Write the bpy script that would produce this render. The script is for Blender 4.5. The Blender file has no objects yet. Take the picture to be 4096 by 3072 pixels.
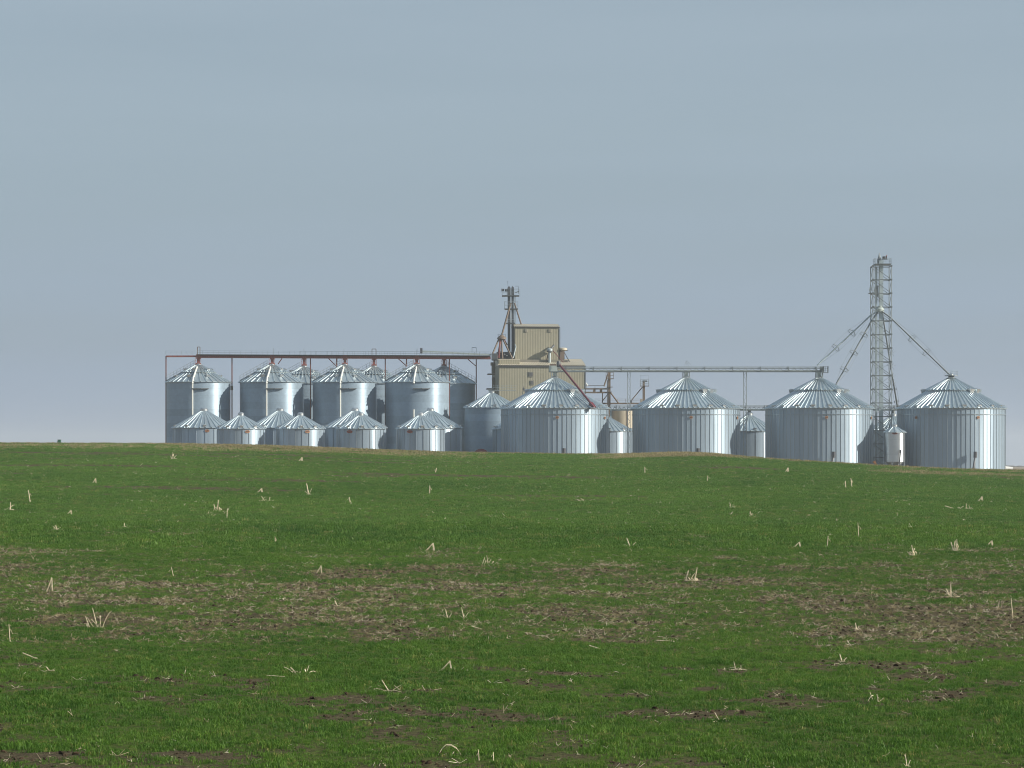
import bpy, math, random
import numpy as np
from mathutils import Vector

random.seed(7)
rng = np.random.default_rng(11)
scene = bpy.context.scene
COL = scene.collection
F = 12000.0            # focal length in photo pixels (photo is 4096 wide)
ROW0 = 1862.0          # photo row of the eye-level horizon
EYE = 4.0              # height of the eye above the near field
PAD = EYE - 0.86       # level of the yard the bins stand on

# ------------------------------------------------------------------ camera
cam = bpy.data.cameras.new('camera')
cam.sensor_width = 36.0
cam.lens = F / 4096.0 * 36.0
cam.shift_y = (ROW0 - 1536.0) / 4096.0
cam.clip_start = 0.5
cam.clip_end = 20000.0
cam_ob = bpy.data.objects.new('camera', cam)
cam_ob.location = (0, 0, EYE)
cam_ob.rotation_euler = (math.radians(90), 0, 0)
COL.objects.link(cam_ob)
scene.camera = cam_ob

# ------------------------------------------------------------------ sun, sky, exposure
SUN_EL = math.radians(24)
SUN_AZ = math.radians(76)          # to the right of the direction back to the camera
sun_dir = Vector((math.sin(SUN_AZ) * math.cos(SUN_EL), -math.cos(SUN_AZ) * math.cos(SUN_EL), math.sin(SUN_EL)))
sun = bpy.data.lights.new('sun', 'SUN')
sun.energy = 5.0
sun.angle = math.radians(0.6)
sun.color = (1.0, 0.93, 0.80)
sun_ob = bpy.data.objects.new('sun', sun)
sun_ob.rotation_euler = sun_dir.to_track_quat('Z', 'Y').to_euler()
sun_ob.location = (60, 0, 60)
COL.objects.link(sun_ob)

world = bpy.data.worlds.new('World')
scene.world = world
world.use_nodes = True
wn, wl = world.node_tree.nodes, world.node_tree.links
wn.clear()
w_out = wn.new('ShaderNodeOutputWorld')
w_bg = wn.new('ShaderNodeBackground')
w_bg.inputs['Strength'].default_value = 0.0625
sky = wn.new('ShaderNodeTexSky')
sky.sky_type = 'NISHITA'
sky.sun_disc = False
sky.sun_elevation = SUN_EL
sky.sun_rotation = math.radians(180) - SUN_AZ
sky.altitude = 300
sky.air_density = 1.0
sky.dust_density = 2.0
sky.ozone_density = 1.5
# a thin even veil of high cloud over the clear sky
w_tc = wn.new('ShaderNodeTexCoord')
w_map = wn.new('ShaderNodeMapping')
w_map.inputs['Scale'].default_value = (3.0, 3.0, 26.0)
w_map.inputs['Location'].default_value = (0.4, 0.0, 0.3)
w_no = wn.new('ShaderNodeTexNoise')
w_no.inputs['Scale'].default_value = 1.3
w_no.inputs['Detail'].default_value = 5
w_no.inputs['Roughness'].default_value = 0.5
w_rmp = wn.new('ShaderNodeMapRange')
for _i, _v in enumerate((0.36, 0.62, 0.86, 1.0)): w_rmp.inputs[_i+1].default_value = _v
w_sep = wn.new('ShaderNodeSeparateXYZ')
w_cr = wn.new('ShaderNodeValToRGB')            # veil by height: thin low down, densest at some ten degrees, thinner overhead
for _p, _v in ((0.0, 0.88), (0.05, 0.88), (0.10, 0.86), (0.16, 0.85), (0.45, 0.30), (1.0, 0.12)):
    _e = w_cr.color_ramp.elements.new(_p); _e.color = (_v, _v, _v, 1)
w_cr.color_ramp.elements.remove(w_cr.color_ramp.elements[0]); w_cr.color_ramp.elements.remove(w_cr.color_ramp.elements[-1])
w_mul = wn.new('ShaderNodeMath'); w_mul.operation = 'MULTIPLY'
w_mix = wn.new('ShaderNodeMix'); w_mix.data_type = 'RGBA'
w_vc = wn.new('ShaderNodeMix'); w_vc.data_type = 'RGBA'     # veil colour: bluish haze low down, pale cloud higher
w_vc.inputs[6].default_value = (3.45, 4.40, 5.85, 1); w_vc.inputs[7].default_value = (4.15, 5.18, 6.10, 1)
w_vf = wn.new('ShaderNodeMapRange')
for _i, _v in enumerate((0.015, 0.11, 0.0, 1.0)): w_vf.inputs[_i+1].default_value = _v
wl.new(w_vf.outputs[0], w_vc.inputs[0]); wl.new(w_vc.outputs[2], w_mix.inputs[7])
wl.new(w_tc.outputs['Generated'], w_map.inputs['Vector'])
wl.new(w_tc.outputs['Generated'], w_sep.inputs[0])
wl.new(w_sep.outputs['Z'], w_vf.inputs[0])
wl.new(w_map.outputs[0], w_no.inputs['Vector'])
wl.new(w_no.outputs['Fac'], w_rmp.inputs[0])
wl.new(w_sep.outputs['Z'], w_cr.inputs[0])
wl.new(w_rmp.outputs[0], w_mul.inputs[0]); wl.new(w_cr.outputs[0], w_mul.inputs[1])
wl.new(w_mul.outputs[0], w_mix.inputs[0])
wl.new(sky.outputs[0], w_mix.inputs[6])
wl.new(w_mix.outputs[2], w_bg.inputs['Color'])
wl.new(w_bg.outputs[0], w_out.inputs['Surface'])

scene.view_settings.view_transform = 'Standard'
scene.view_settings.look = 'None'
scene.view_settings.exposure = 0.5
scene.view_settings.gamma = 1.0
scene.view_settings.use_curve_mapping = False
scene.render.engine = 'CYCLES'
scene.cycles.max_bounces = 8
scene.cycles.volume_bounces = 1
scene.cycles.use_denoising = True
scene.cycles.filter_width = 1.0

# ------------------------------------------------------------------ helpers
def at(px, row, Y):
    return Vector(((px - 2048.0) / F * Y, Y, EYE + (ROW0 - row) / F * Y))
def zrow(row, Y): return EYE + (ROW0 - row) / F * Y
def xpx(px, Y): return (px - 2048.0) / F * Y

class MB:
    """collects faces in world coordinates"""
    def __init__(self): self.v = []; self.f = []
    def add(self, vs, fs):
        n = len(self.v); self.v += [tuple(p) for p in vs]
        self.f += [tuple(i + n for i in f) for f in fs]; return self
    def box(self, x0, x1, y0, y1, z0, z1):
        return self.add([(x0,y0,z0),(x1,y0,z0),(x1,y1,z0),(x0,y1,z0),(x0,y0,z1),(x1,y0,z1),(x1,y1,z1),(x0,y1,z1)],
                        [(0,3,2,1),(4,5,6,7),(0,1,5,4),(1,2,6,5),(2,3,7,6),(3,0,4,7)])
    def frame_of(self, p, q):
        d = (Vector(q) - Vector(p)).normalized()
        up = Vector((0,0,1)) if abs(d.z) < 0.95 else Vector((0,1,0))
        a = d.cross(up).normalized(); return d, a, a.cross(d).normalized()
    def bar(self, p, q, w, h=None):
        h = h or w; p, q = Vector(p), Vector(q)
        d, a, b = self.frame_of(p, q); vs = []
        for c in (p, q):
            for sa, sb in ((-1,-1),(1,-1),(1,1),(-1,1)): vs.append(c + a*sa*w/2 + b*sb*h/2)
        return self.add(vs, [(0,1,2,3),(7,6,5,4),(4,5,1,0),(5,6,2,1),(6,7,3,2),(7,4,0,3)])
    def tube(self, p, q, r, n=10, r2=None):
        r2 = r if r2 is None else r2; p, q = Vector(p), Vector(q)
        d, a, b = self.frame_of(p, q); vs = []
        for c, rr in ((p, r), (q, r2)):
            for i in range(n):
                t = 2*math.pi*i/n; vs.append(c + a*math.cos(t)*rr + b*math.sin(t)*rr)
        fs = [(i, n+i, n+(i+1)%n, (i+1)%n) for i in range(n)]
        return self.add(vs, fs + [tuple(range(n)), tuple(reversed(range(n, 2*n)))])
    def lathe(self, prof, n, cx=0, cy=0, cap=True):
        vs, fs = [], []
        for (r, z) in prof:
            for i in range(n):
                t = 2*math.pi*i/n; vs.append((cx + r*math.cos(t), cy + r*math.sin(t), z))
        for k in range(len(prof)-1):
            for i in range(n):
                j = (i+1) % n
                fs.append((k*n+i, k*n+j, (k+1)*n+j, (k+1)*n+i))
        if cap:
            fs.append(tuple(reversed(range(n)))); fs.append(tuple(range((len(prof)-1)*n, len(prof)*n)))
        return self.add(vs, fs)
    def mesh(self, name, off=(0,0,0), smooth=False):
        m = bpy.data.meshes.new(name); o = Vector(off)
        m.from_pydata([(x-o.x, y-o.y, z-o.z) for (x, y, z) in self.v], [], self.f)
        if smooth:
            m.polygons.foreach_set('use_smooth', [True]*len(m.polygons))
            m.set_sharp_from_angle(angle=math.radians(38))
        m.update(); return m
    def build(self, name, mat, parent=None, smooth=False, kind=None, label=None):
        off = base_of(parent)
        m = self.mesh(name, off, smooth); m.materials.append(mat)
        return link(name, m, parent, kind=kind, label=label)
def base_of(o):
    v = Vector((0,0,0))
    while o is not None: v += o.location; o = o.parent
    return v
def link(name, data, parent=None, rz=0.0, loc=(0,0,0), kind=None, label=None):
    o = bpy.data.objects.new(name, data); COL.objects.link(o)
    o.parent = parent; o.rotation_euler = (0,0,rz); o.location = loc
    if kind: o['kind'] = kind
    if label: o['label'] = label
    return o
def tag(o, label=None, cat=None, group=None, kind=None):
    if label: o['label'] = label
    if cat: o['category'] = cat
    if group: o['group'] = group
    if kind: o['kind'] = kind
    return o
def empty(name, loc, label, cat, group=None):
    o = bpy.data.objects.new(name, None); COL.objects.link(o); o.location = loc
    return tag(o, label, cat, group)

# ------------------------------------------------------------------ materials
def new_mat(name):
    m = bpy.data.materials.new(name); m.use_nodes = True
    nt = m.node_tree; b = nt.nodes['Principled BSDF']
    return m, nt, b
def N(nt, t, **kw):
    n = nt.nodes.new(t)
    for k, v in kw.items(): setattr(n, k, v)
    return n
def noise(nt, scale, detail=4, rough=0.55, vec=None):
    n = N(nt, 'ShaderNodeTexNoise'); n.inputs['Scale'].default_value = scale
    n.inputs['Detail'].default_value = detail; n.inputs['Roughness'].default_value = rough
    if vec is not None: nt.links.new(vec, n.inputs['Vector'])
    return n.outputs['Fac']
def rng_map(nt, src, a, b, c, d):
    n = N(nt, 'ShaderNodeMapRange')
    for i, v in enumerate((a, b, c, d)): n.inputs[i+1].default_value = v
    nt.links.new(src, n.inputs[0]); return n.outputs[0]
def mixc(nt, fac, a, b, blend='MIX'):
    n = N(nt, 'ShaderNodeMix', data_type='RGBA', blend_type=blend)
    for s, v in ((0, fac), (6, a), (7, b)):
        if hasattr(v, 'is_linked') or isinstance(v, bpy.types.NodeSocket): nt.links.new(v, n.inputs[s])
        else: n.inputs[s].default_value = v if s == 0 else (*v, 1)
    return n.outputs[2]
def math_n(nt, op, a, b=None):
    n = N(nt, 'ShaderNodeMath', operation=op)
    for i, v in enumerate((a, b)):
        if v is None: continue
        if isinstance(v, bpy.types.NodeSocket): nt.links.new(v, n.inputs[i])
        else: n.inputs[i].default_value = v
    return n.outputs[0]

def galvanised(name, base, rough, corr=0.0, pitch=0.1, var=0.12, metal=0.9, streak=True):
    m, nt, b = new_mat(name)
    oi = N(nt, 'ShaderNodeObjectInfo'); geo = N(nt, 'ShaderNodeNewGeometry')
    mp = N(nt, 'ShaderNodeMapping'); mp.inputs['Scale'].default_value = (1.6, 1.6, 0.14) if streak else (2, 2, 2)
    nt.links.new(geo.outputs['Position'], mp.inputs['Vector'])
    n1 = noise(nt, 1.0, 5, 0.6, mp.outputs[0])
    n2 = noise(nt, 9.0, 3, 0.6, geo.outputs['Position'])
    k = math_n(nt, 'ADD', rng_map(nt, oi.outputs['Random'], 0, 1, -var, var), rng_map(nt, n1, 0.25, 0.75, -var, var))
    k = math_n(nt, 'ADD', k, rng_map(nt, n2, 0.3, 0.7, -0.05, 0.05))
    k = math_n(nt, 'ADD', k, 1.0)
    vm = N(nt, 'ShaderNodeVectorMath', operation='SCALE'); vm.inputs[0].default_value = base
    nt.links.new(k, vm.inputs['Scale']); nt.links.new(vm.outputs[0], b.inputs['Base Color'])
    b.inputs['Metallic'].default_value = metal
    nt.links.new(rng_map(nt, n1, 0.2, 0.8, rough-0.06, rough+0.08), b.inputs['Roughness'])
    if corr > 0:                      # fine horizontal corrugation: highlights smear up and down, not sideways
        tg = N(nt, 'ShaderNodeCombineXYZ'); tg.inputs['Z'].default_value = 1.0
        nt.links.new(tg.outputs[0], b.inputs['Tangent'])
        b.inputs['Anisotropic'].default_value = corr
    return m
def paint(name, base, rough=0.5, metal=0.0, var=0.15, scale=1.5, dirt=None):
    m, nt, b = new_mat(name)
    geo = N(nt, 'ShaderNodeNewGeometry')
    n1 = noise(nt, scale, 5, 0.6, geo.outputs['Position'])
    lo = tuple(c*(1-var) for c in base); hi = tuple(min(1, c*(1+var)) for c in base)
    col = mixc(nt, rng_map(nt, n1, 0.3, 0.7, 0, 1), lo, hi)
    if dirt:
        mp = N(nt, 'ShaderNodeMapping'); mp.inputs['Scale'].default_value = (2.5, 2.5, 0.25)
        nt.links.new(geo.outputs['Position'], mp.inputs['Vector'])
        n2 = noise(nt, 1.3, 4, 0.6, mp.outputs[0])
        col = mixc(nt, rng_map(nt, n2, 0.55, 0.8, 0, 0.5), col, dirt)
    nt.links.new(col, b.inputs['Base Color'])
    b.inputs['Roughness'].default_value = rough; b.inputs['Metallic'].default_value = metal
    return m

M = {}
M['wall_big'] = galvanised('galvanised_wall_big', (0.35, 0.445, 0.535), 0.62, corr=0.97, var=0.09, metal=0.45)
M['wall_tall'] = galvanised('galvanised_wall_tall', (0.335, 0.435, 0.53), 0.64, corr=0.97, var=0.09, metal=0.45, streak=False)
M['wall_small'] = galvanised('galvanised_wall_small', (0.38, 0.475, 0.565), 0.55, corr=0.97, var=0.18, metal=0.5)
M['wall_hopper'] = galvanised('galvanised_wall_hopper', (0.62, 0.66, 0.68), 0.42, corr=0.9, var=0.03)
M['roof'] = galvanised('galvanised_roof', (0.46, 0.545, 0.59), 0.38, var=0.12, metal=0.75)
M['stiff'] = galvanised('galvanised_stiffener', (0.32, 0.38, 0.43), 0.42, var=0.10)
M['vent'] = galvanised('galvanised_vent', (0.55, 0.58, 0.60), 0.35, var=0.08, streak=False)
M['frame'] = galvanised('galvanised_frame', (0.34, 0.39, 0.41), 0.5, var=0.08, metal=0.5, streak=False)
M['casing'] = galvanised('galvanised_casing', (0.42, 0.50, 0.53), 0.5, var=0.06, metal=0.45)
M['pale'] = paint('pale_zinc_cover', (0.66, 0.67, 0.63), 0.45, 0.1, var=0.05)
M['conv'] = galvanised('galvanised_conveyor', (0.50, 0.57, 0.55), 0.5, var=0.07, metal=0.4, streak=False)
M['darkgalv'] = paint('dark_galvanised', (0.16, 0.185, 0.20), 0.5, 0.4)
M['darkframe'] = paint('dark_weathered_steel', (0.10, 0.11, 0.12), 0.55, 0.3)
M['legblue'] = paint('weathered_leg_steel', (0.085, 0.095, 0.11), 0.5, 0.3)
M['red'] = paint('faded_red_paint', (0.25, 0.075, 0.06), 0.6, dirt=(0.12, 0.06, 0.05))
M['redlight'] = paint('chalky_red_paint', (0.36, 0.11, 0.085), 0.65, dirt=(0.2, 0.08, 0.07))
M['postred'] = paint('rusty_post_paint', (0.15, 0.055, 0.045), 0.6, dirt=(0.10, 0.07, 0.06))
M['redtube'] = paint('dark_red_tube', (0.11, 0.020, 0.034), 0.4)
M['greycover'] = paint('grey_belt_cover', (0.06, 0.068, 0.075), 0.6, 0.1)
M['brown'] = paint('brown_steel', (0.14, 0.105, 0.08), 0.6, dirt=(0.12, 0.07, 0.05))
M['tan'] = paint('tan_siding', (0.275, 0.258, 0.19), 0.6, var=0.07, scale=0.35)
M['tanroof'] = paint('tan_roof_sheet', (0.47, 0.43, 0.34), 0.5, var=0.06, scale=0.6, dirt=(0.27, 0.23, 0.18))
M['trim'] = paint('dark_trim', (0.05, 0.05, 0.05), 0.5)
M['louvre'] = paint('weathered_louvre', (0.19, 0.18, 0.15), 0.6)
M['glass'] = paint('dusty_window', (0.10, 0.10, 0.10), 0.25)
M['beige'] = paint('beige_tank_paint', (0.38, 0.34, 0.265), 0.42, var=0.05, dirt=(0.36, 0.29, 0.2))
M['orange'] = paint('orange_decal', (0.30, 0.15, 0.075), 0.5)
M['reddecal'] = paint('red_decal', (0.30, 0.07, 0.04), 0.5)
M['decaltext'] = paint('decal_print', (0.10, 0.05, 0.04), 0.5)
M['motor'] = paint('dark_motor', (0.06, 0.065, 0.08), 0.45)
M['cone'] = paint('orange_plastic', (0.62, 0.24, 0.07), 0.45)
M['green'] = paint('green_enclosure', (0.05, 0.17, 0.12), 0.45)
M['white'] = paint('white_tank', (0.75, 0.75, 0.72), 0.4)
M['concrete'] = paint('concrete', (0.36, 0.34, 0.31), 0.85)
M['wood'] = paint('weathered_wood', (0.16, 0.13, 0.10), 0.8)

# ------------------------------------------------------------------ terrain
def pchip(xs, ys):
    xs = np.asarray(xs, float); ys = np.asarray(ys, float)
    h = np.diff(xs); d = np.diff(ys) / h
    m = np.zeros_like(ys); m[0], m[-1] = d[0], d[-1]
    for i in range(1, len(xs)-1):
        m[i] = 0 if d[i-1]*d[i] <= 0 else 2*d[i-1]*d[i]/(d[i-1]+d[i])
    def f(x):
        x = np.clip(np.asarray(x, float), xs[0], xs[-1])
        i = np.clip(np.searchsorted(xs, x) - 1, 0, len(xs)-2)
        t = (x - xs[i]) / h[i]
        return ((2*t**3-3*t**2+1)*ys[i] + (t**3-2*t**2+t)*h[i]*m[i] + (-2*t**3+3*t**2)*ys[i+1] + (t**3-t**2)*h[i]*m[i+1])
    return f
def vnoise(x, y, seed):
    xi = np.floor(x).astype(np.int64); yi = np.floor(y).astype(np.int64)
    fx = x - xi; fy = y - yi
    fx = fx*fx*(3-2*fx); fy = fy*fy*(3-2*fy)
    def hsh(a, b):
        n = (a*374761393 + b*668265263 + seed*974711) & 0x7fffffff
        n = ((n ^ (n >> 13)) * 1274126177) & 0x7fffffff
        return ((n ^ (n >> 16)) & 0xffff) / 65535.0
    a, b, c, d = hsh(xi, yi), hsh(xi+1, yi), hsh(xi, yi+1), hsh(xi+1, yi+1)
    return (a*(1-fx)+b*fx)*(1-fy) + (c*(1-fx)+d*fx)*fy
def fbm(x, y, seed, octv=4):
    s = 0; a = 0.5; t = 0
    for k in range(octv):
        s = s + a*vnoise(x*2**k + 17.3*k, y*2**k - 9.1*k, seed+k); t += a; a *= 0.55
    return s / t
def sstep(a, b, x):
    t = np.clip((x-a)/(b-a), 0, 1); return t*t*(3-2*t)

_crest = [(-1500,1772),(0,1775),(600,1777),(1000,1783),(1250,1791),(1500,1801),(1850,1812),(2050,1815),(2400,1819),
          (2560,1817),(2700,1812),(2800,1814),(2950,1826),(3100,1838),(3300,1850),(3600,1868),(3900,1880),(4096,1883),(5600,1886)]
crest_s = pchip([(p-2048)/40.0 for p, r in _crest], [(ROW0-r)/40.0 for p, r in _crest])
prof_a = pchip([-300,0,25,40,60,80,106,130,160,200,250,285,300,312,340,380,420,6000],
               [-4.1,-4.05,-4.03,-4.02,-3.95,-3.72,-3.22,-2.75,-2.10,-1.15,0.10,0.95,1.18,1.08,0.2,-0.80,-0.86,-0.86])
wgt = pchip([-300,60,110,200,300,315,345,385,6000],[0,0,0.12,0.52,1,0.97,0.5,0,0])
S0 = float(crest_s(0.0))
def ground_z(x, y, detail=True):
    x = np.asarray(x, float); y = np.asarray(y, float)
    z = prof_a(y) + (crest_s(x) - S0)*wgt(y)
    if detail:
        g = sstep(20, 40, y)*(1 - sstep(285, 300, y))
        z = z + g*(0.16*(fbm(x/14, y/9, 3, 3)-0.5) + 0.05*(fbm(x/1.6, y/1.6, 5, 3)-0.5))
    return EYE + z
def cover_at(x, y):
    """share of the soil hidden by the young crop, 0..1"""
    px = 2048 + F*x/np.maximum(y, 1)
    n1 = fbm(x/2.6, y/3.4, 21, 4); n2 = fbm(x/0.9, y/1.3, 31, 3); n3 = fbm(x/9.0, y/7.0, 41, 3)
    lo = 66 + 10*(n3-0.5) + np.where(px > 2300, -1.5, 0); hi = 101 + 26*(n3-0.5) + 6*sstep(2400, 3600, px)
    band = sstep(lo-5, lo+5, y)*(1-sstep(hi-12, hi+14, y))
    near = 1 - sstep(60, 70, y)
    n4 = fbm(x/0.35, y/0.5, 51, 3)
    c_field = 0.97 - 0.30*sstep(0.56, 0.76, n1)*(1-sstep(120, 160, y))
    c_near = 0.96 - 0.84*sstep(0.51, 0.68, 0.45*n1+0.30*n2+0.10*n3+0.15*n4)
    c_band = 0.80 - 0.60*sstep(0.37, 0.67, 0.45*n1+0.28*n2+0.27*n4)
    c = c_field*(1-near) + c_near*near
    c = c*(1-band) + c_band*band
    # thin patches of the far field
    far = sstep(150, 180, y)
    c = c - 0.5*far*sstep(0.60, 0.75, fbm(x/18, y/6, 57, 3))
    return np.clip(c, 0.02, 1)
def dry_at(x, y):
    """share of the plants that are dead and tan: the verge along the crest"""
    px = 2048 + F*x/np.maximum(y, 1)
    n = fbm(x/7, y/5, 61, 3)
    verge = sstep(500, 900, px)*(1-sstep(1450, 2100, px))*sstep(262, 282, y + 26*(n-0.5))
    hump = sstep(2300, 2500, px)*(1-sstep(2850, 3060, px))*sstep(272, 284, y + 24*(n-0.5))
    right = 0.45*sstep(3400, 3600, px)*sstep(0.45, 0.6, n)*sstep(240, 262, y)
    left = 0.55*(1-sstep(350, 700, px))*sstep(0.48, 0.6, n)*sstep(262, 280, y)
    mid = 0.55*sstep(291, 297, y)
    return np.clip(np.maximum.reduce([0.72*verge, 0.85*hump, right, left, mid]), 0, 1)

xs = np.concatenate([np.array([-3000,-1500,-800,-400,-250,-170,-130,-105]), np.arange(-85, 85.01, 0.55), np.array([105,130,170,250,400,800,1500,3000])])
ys = np.concatenate([np.array([-600,-300,-100,-30,0,15,25,32]), np.arange(36, 120, 0.4), np.arange(120, 330, 0.8), np.arange(330, 440, 5), np.array([440,480,540,620,750,900,1200,1600,2200,3000,3600])])
GX, GY = np.meshgrid(xs, ys)
GZ = ground_z(GX, GY)
verts = np.stack([GX.ravel(), GY.ravel(), GZ.ravel()], 1)
nx, ny = len(xs), len(ys)
idx = np.arange(nx*ny).reshape(ny, nx)
quads = np.stack([idx[:-1,:-1].ravel(), idx[:-1,1:].ravel(), idx[1:,1:].ravel(), idx[1:,:-1].ravel()], 1)
gm = bpy.data.meshes.new('field_ground')
gm.vertices.add(len(verts)); gm.vertices.foreach_set('co', verts.ravel())
gm.loops.add(quads.size); gm.loops.foreach_set('vertex_index', quads.ravel().astype(np.int32))
gm.polygons.add(len(quads)); gm.polygons.foreach_set('loop_start', np.arange(0, quads.size, 4, dtype=np.int32))
gm.polygons.foreach_set('loop_total', np.full(len(quads), 4, dtype=np.int32))
gm.polygons.foreach_set('use_smooth', np.ones(len(quads), dtype=bool))
gm.update(calc_edges=True); gm.validate()
cv = cover_at(GX, GY)*(1-sstep(315, 330, GY))*sstep(10, 30, GY)
dr = dry_at(GX, GY)*(1-sstep(330, 345, GY))
for nm, arr in (('cover', cv), ('dry', dr)):
    a = gm.attributes.new(nm, 'FLOAT', 'POINT'); a.data.foreach_set('value', arr.ravel().astype(np.float32))

def ground_mat():
    m, nt, b = new_mat('field_soil')
    geo = N(nt, 'ShaderNodeNewGeometry'); P = geo.outputs['Position']
    n_big = noise(nt, 0.5, 5, 0.6, P); n_clod = noise(nt, 7.0, 6, 0.7, P); n_fine = noise(nt, 38.0, 3, 0.6, P)
    soil = mixc(nt, rng_map(nt, n_clod, 0.35, 0.65, 0, 1), (0.033, 0.028, 0.018), (0.110, 0.093, 0.060))
    soil = mixc(nt, rng_map(nt, n_fine, 0.56, 0.70, 0, 0.8), soil, (0.30, 0.245, 0.15))          # chaff
    a_c = N(nt, 'ShaderNodeAttribute', attribute_name='cover'); a_d = N(nt, 'ShaderNodeAttribute', attribute_name='dry')
    grn = mixc(nt, rng_map(nt, n_clod, 0.3, 0.7, 0, 1), (0.040, 0.070, 0.014), (0.080, 0.125, 0.026))
    fac = rng_map(nt, math_n(nt, 'ADD', a_c.outputs['Fac'], rng_map(nt, n_clod, 0.2, 0.8, -0.25, 0.25)), 0.45, 0.95, 0, 0.75)
    col = mixc(nt, fac, soil, grn)
    tanc = mixc(nt, rng_map(nt, n_clod, 0.3, 0.7, 0, 1), (0.13, 0.11, 0.05), (0.22, 0.19, 0.10))
    col = mixc(nt, a_d.outputs['Fac'], col, tanc)
    # beyond the crest: trodden yard, then bare fields
    sp = N(nt, 'ShaderNodeSeparateXYZ'); nt.links.new(P, sp.inputs[0])
    yard = mixc(nt, rng_map(nt, n_big, 0.3, 0.7, 0, 1), (0.20, 0.17, 0.13), (0.30, 0.25, 0.19))
    col = mixc(nt, rng_map(nt, sp.outputs['Y'], 325, 345, 0, 1), col, yard)
    nt.links.new(col, b.inputs['Base Color']); b.inputs['Roughness'].default_value = 1.0; b.inputs['Specular IOR Level'].default_value = 0.0
    bp = N(nt, 'ShaderNodeBump'); bp.inputs['Strength'].default_value = 0.9; bp.inputs['Distance'].default_value = 0.06
    nt.links.new(n_clod, bp.inputs['Height']); nt.links.new(bp.outputs[0], b.inputs['Normal'])
    return m
gm.materials.append(ground_mat())
gnd = bpy.data.objects.new('field_ground', gm); COL.objects.link(gnd); gnd['kind'] = 'structure'

# ------------------------------------------------------------------ young crop, straw and clods as stuff
def leaf_mat(name, dark, light, trans, tip=None):
    m, nt, b = new_mat(name)
    nt.nodes.remove(b)
    out = nt.nodes['Material Output']
    oi = N(nt, 'ShaderNodeObjectInfo'); geo = N(nt, 'ShaderNodeNewGeometry')
    n1 = noise(nt, 0.35, 4, 0.6, geo.outputs['Position'])
    n2 = noise(nt, 0.045, 3, 0.5, geo.outputs['Position'])
    f = math_n(nt, 'ADD', math_n(nt, 'MULTIPLY', oi.outputs['Random'], 0.6), rng_map(nt, n1, 0.3, 0.7, -0.1, 0.3))
    f = math_n(nt, 'ADD', f, rng_map(nt, n2, 0.35, 0.65, -0.15, 0.25))
    cl = N(nt, 'ShaderNodeClamp'); nt.links.new(f, cl.inputs[0])
    col = mixc(nt, cl.outputs[0], dark, light)
    if tip:
        f2 = rng_map(nt, math_n(nt, 'FRACT', math_n(nt, 'MULTIPLY', oi.outputs['Random'], 37.7)), 0.90, 1.0, 0, 0.8)
        col = mixc(nt, f2, col, tip)
    d = N(nt, 'ShaderNodeBsdfDiffuse'); t = N(nt, 'ShaderNodeBsdfTranslucent'); g = N(nt, 'ShaderNodeBsdfGlossy')
    g.inputs['Roughness'].default_value = 0.45; g.inputs['Color'].default_value = (0.6, 0.6, 0.55, 1)
    nt.links.new(col, d.inputs['Color']); nt.links.new(col, t.inputs['Color'])
    mx = N(nt, 'ShaderNodeMixShader'); mx.inputs[0].default_value = trans
    nt.links.new(d.outputs[0], mx.inputs[1]); nt.links.new(t.outputs[0], mx.inputs[2])
    m2 = N(nt, 'ShaderNodeMixShader'); m2.inputs[0].default_value = 0.02
    nt.links.new(mx.outputs[0], m2.inputs[1]); nt.links.new(g.outputs[0], m2.inputs[2])
    nt.links.new(m2.outputs[0], out.inputs['Surface'])
    return m
M['crop'] = leaf_mat('young_crop_leaf', (0.036, 0.105, 0.013), (0.120, 0.228, 0.028), 0.35, tip=(0.26, 0.25, 0.08))
M['crop_far'] = leaf_mat('pale_crop_leaf', (0.048, 0.126, 0.019), (0.118, 0.226, 0.036), 0.35, tip=(0.26, 0.25, 0.08))
M['drygrass'] = leaf_mat('dry_grass_leaf', (0.17, 0.145, 0.07), (0.36, 0.31, 0.17), 0.25)
M['straw'] = leaf_mat('corn_straw', (0.36, 0.28, 0.17), (0.80, 0.73, 0.60), 0.15)
M['clod'] = paint('soil_clod', (0.058, 0.043, 0.028), 0.95, var=0.4, scale=6)
M['clod'].node_tree.nodes['Principled BSDF'].inputs['Specular IOR Level'].default_value = 0.0

def blade_clump(nb, spread, h0, h1, wid, seed, lean=0.55):
    r = random.Random(seed); mb = MB()
    for _ in range(nb):
        a = r.uniform(0, 6.283); d = spread*math.sqrt(r.random()); bx, by = d*math.cos(a), d*math.sin(a)
        h = r.uniform(h0, h1); th = r.uniform(0, 6.283); ln = h*r.uniform(0.15, lean)
        dx, dy = math.cos(th), math.sin(th); sx, sy = -dy*wid/2, dx*wid/2
        p1 = (bx+dx*ln*0.3, by+dy*ln*0.3, h*0.6); p2 = (bx+dx*ln, by+dy*ln, h*r.uniform(0.85, 1.0))
        mb.add([(bx-sx,by-sy,-0.02),(bx+sx,by+sy,-0.02),(p1[0]+sx,p1[1]+sy,p1[2]),(p1[0]-sx,p1[1]-sy,p1[2]),p2],
               [(0,1,2,3),(3,2,4)])
    return mb
def straw_bits(n, seed, spread):
    r = random.Random(seed); mb = MB()
    for _ in range(n):
        a = r.uniform(0, 6.283); d = spread*r.random(); L = r.uniform(0.03, 0.13)
        p = Vector((d*math.cos(a), d*math.sin(a), r.uniform(0.0, 0.02))); t = r.uniform(0, 6.283)
        q = p + Vector((math.cos(t)*L, math.sin(t)*L, r.uniform(-0.01, 0.06)))
        mb.bar(p, q, r.uniform(0.003, 0.008), r.uniform(0.002, 0.005))
    return mb
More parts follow.
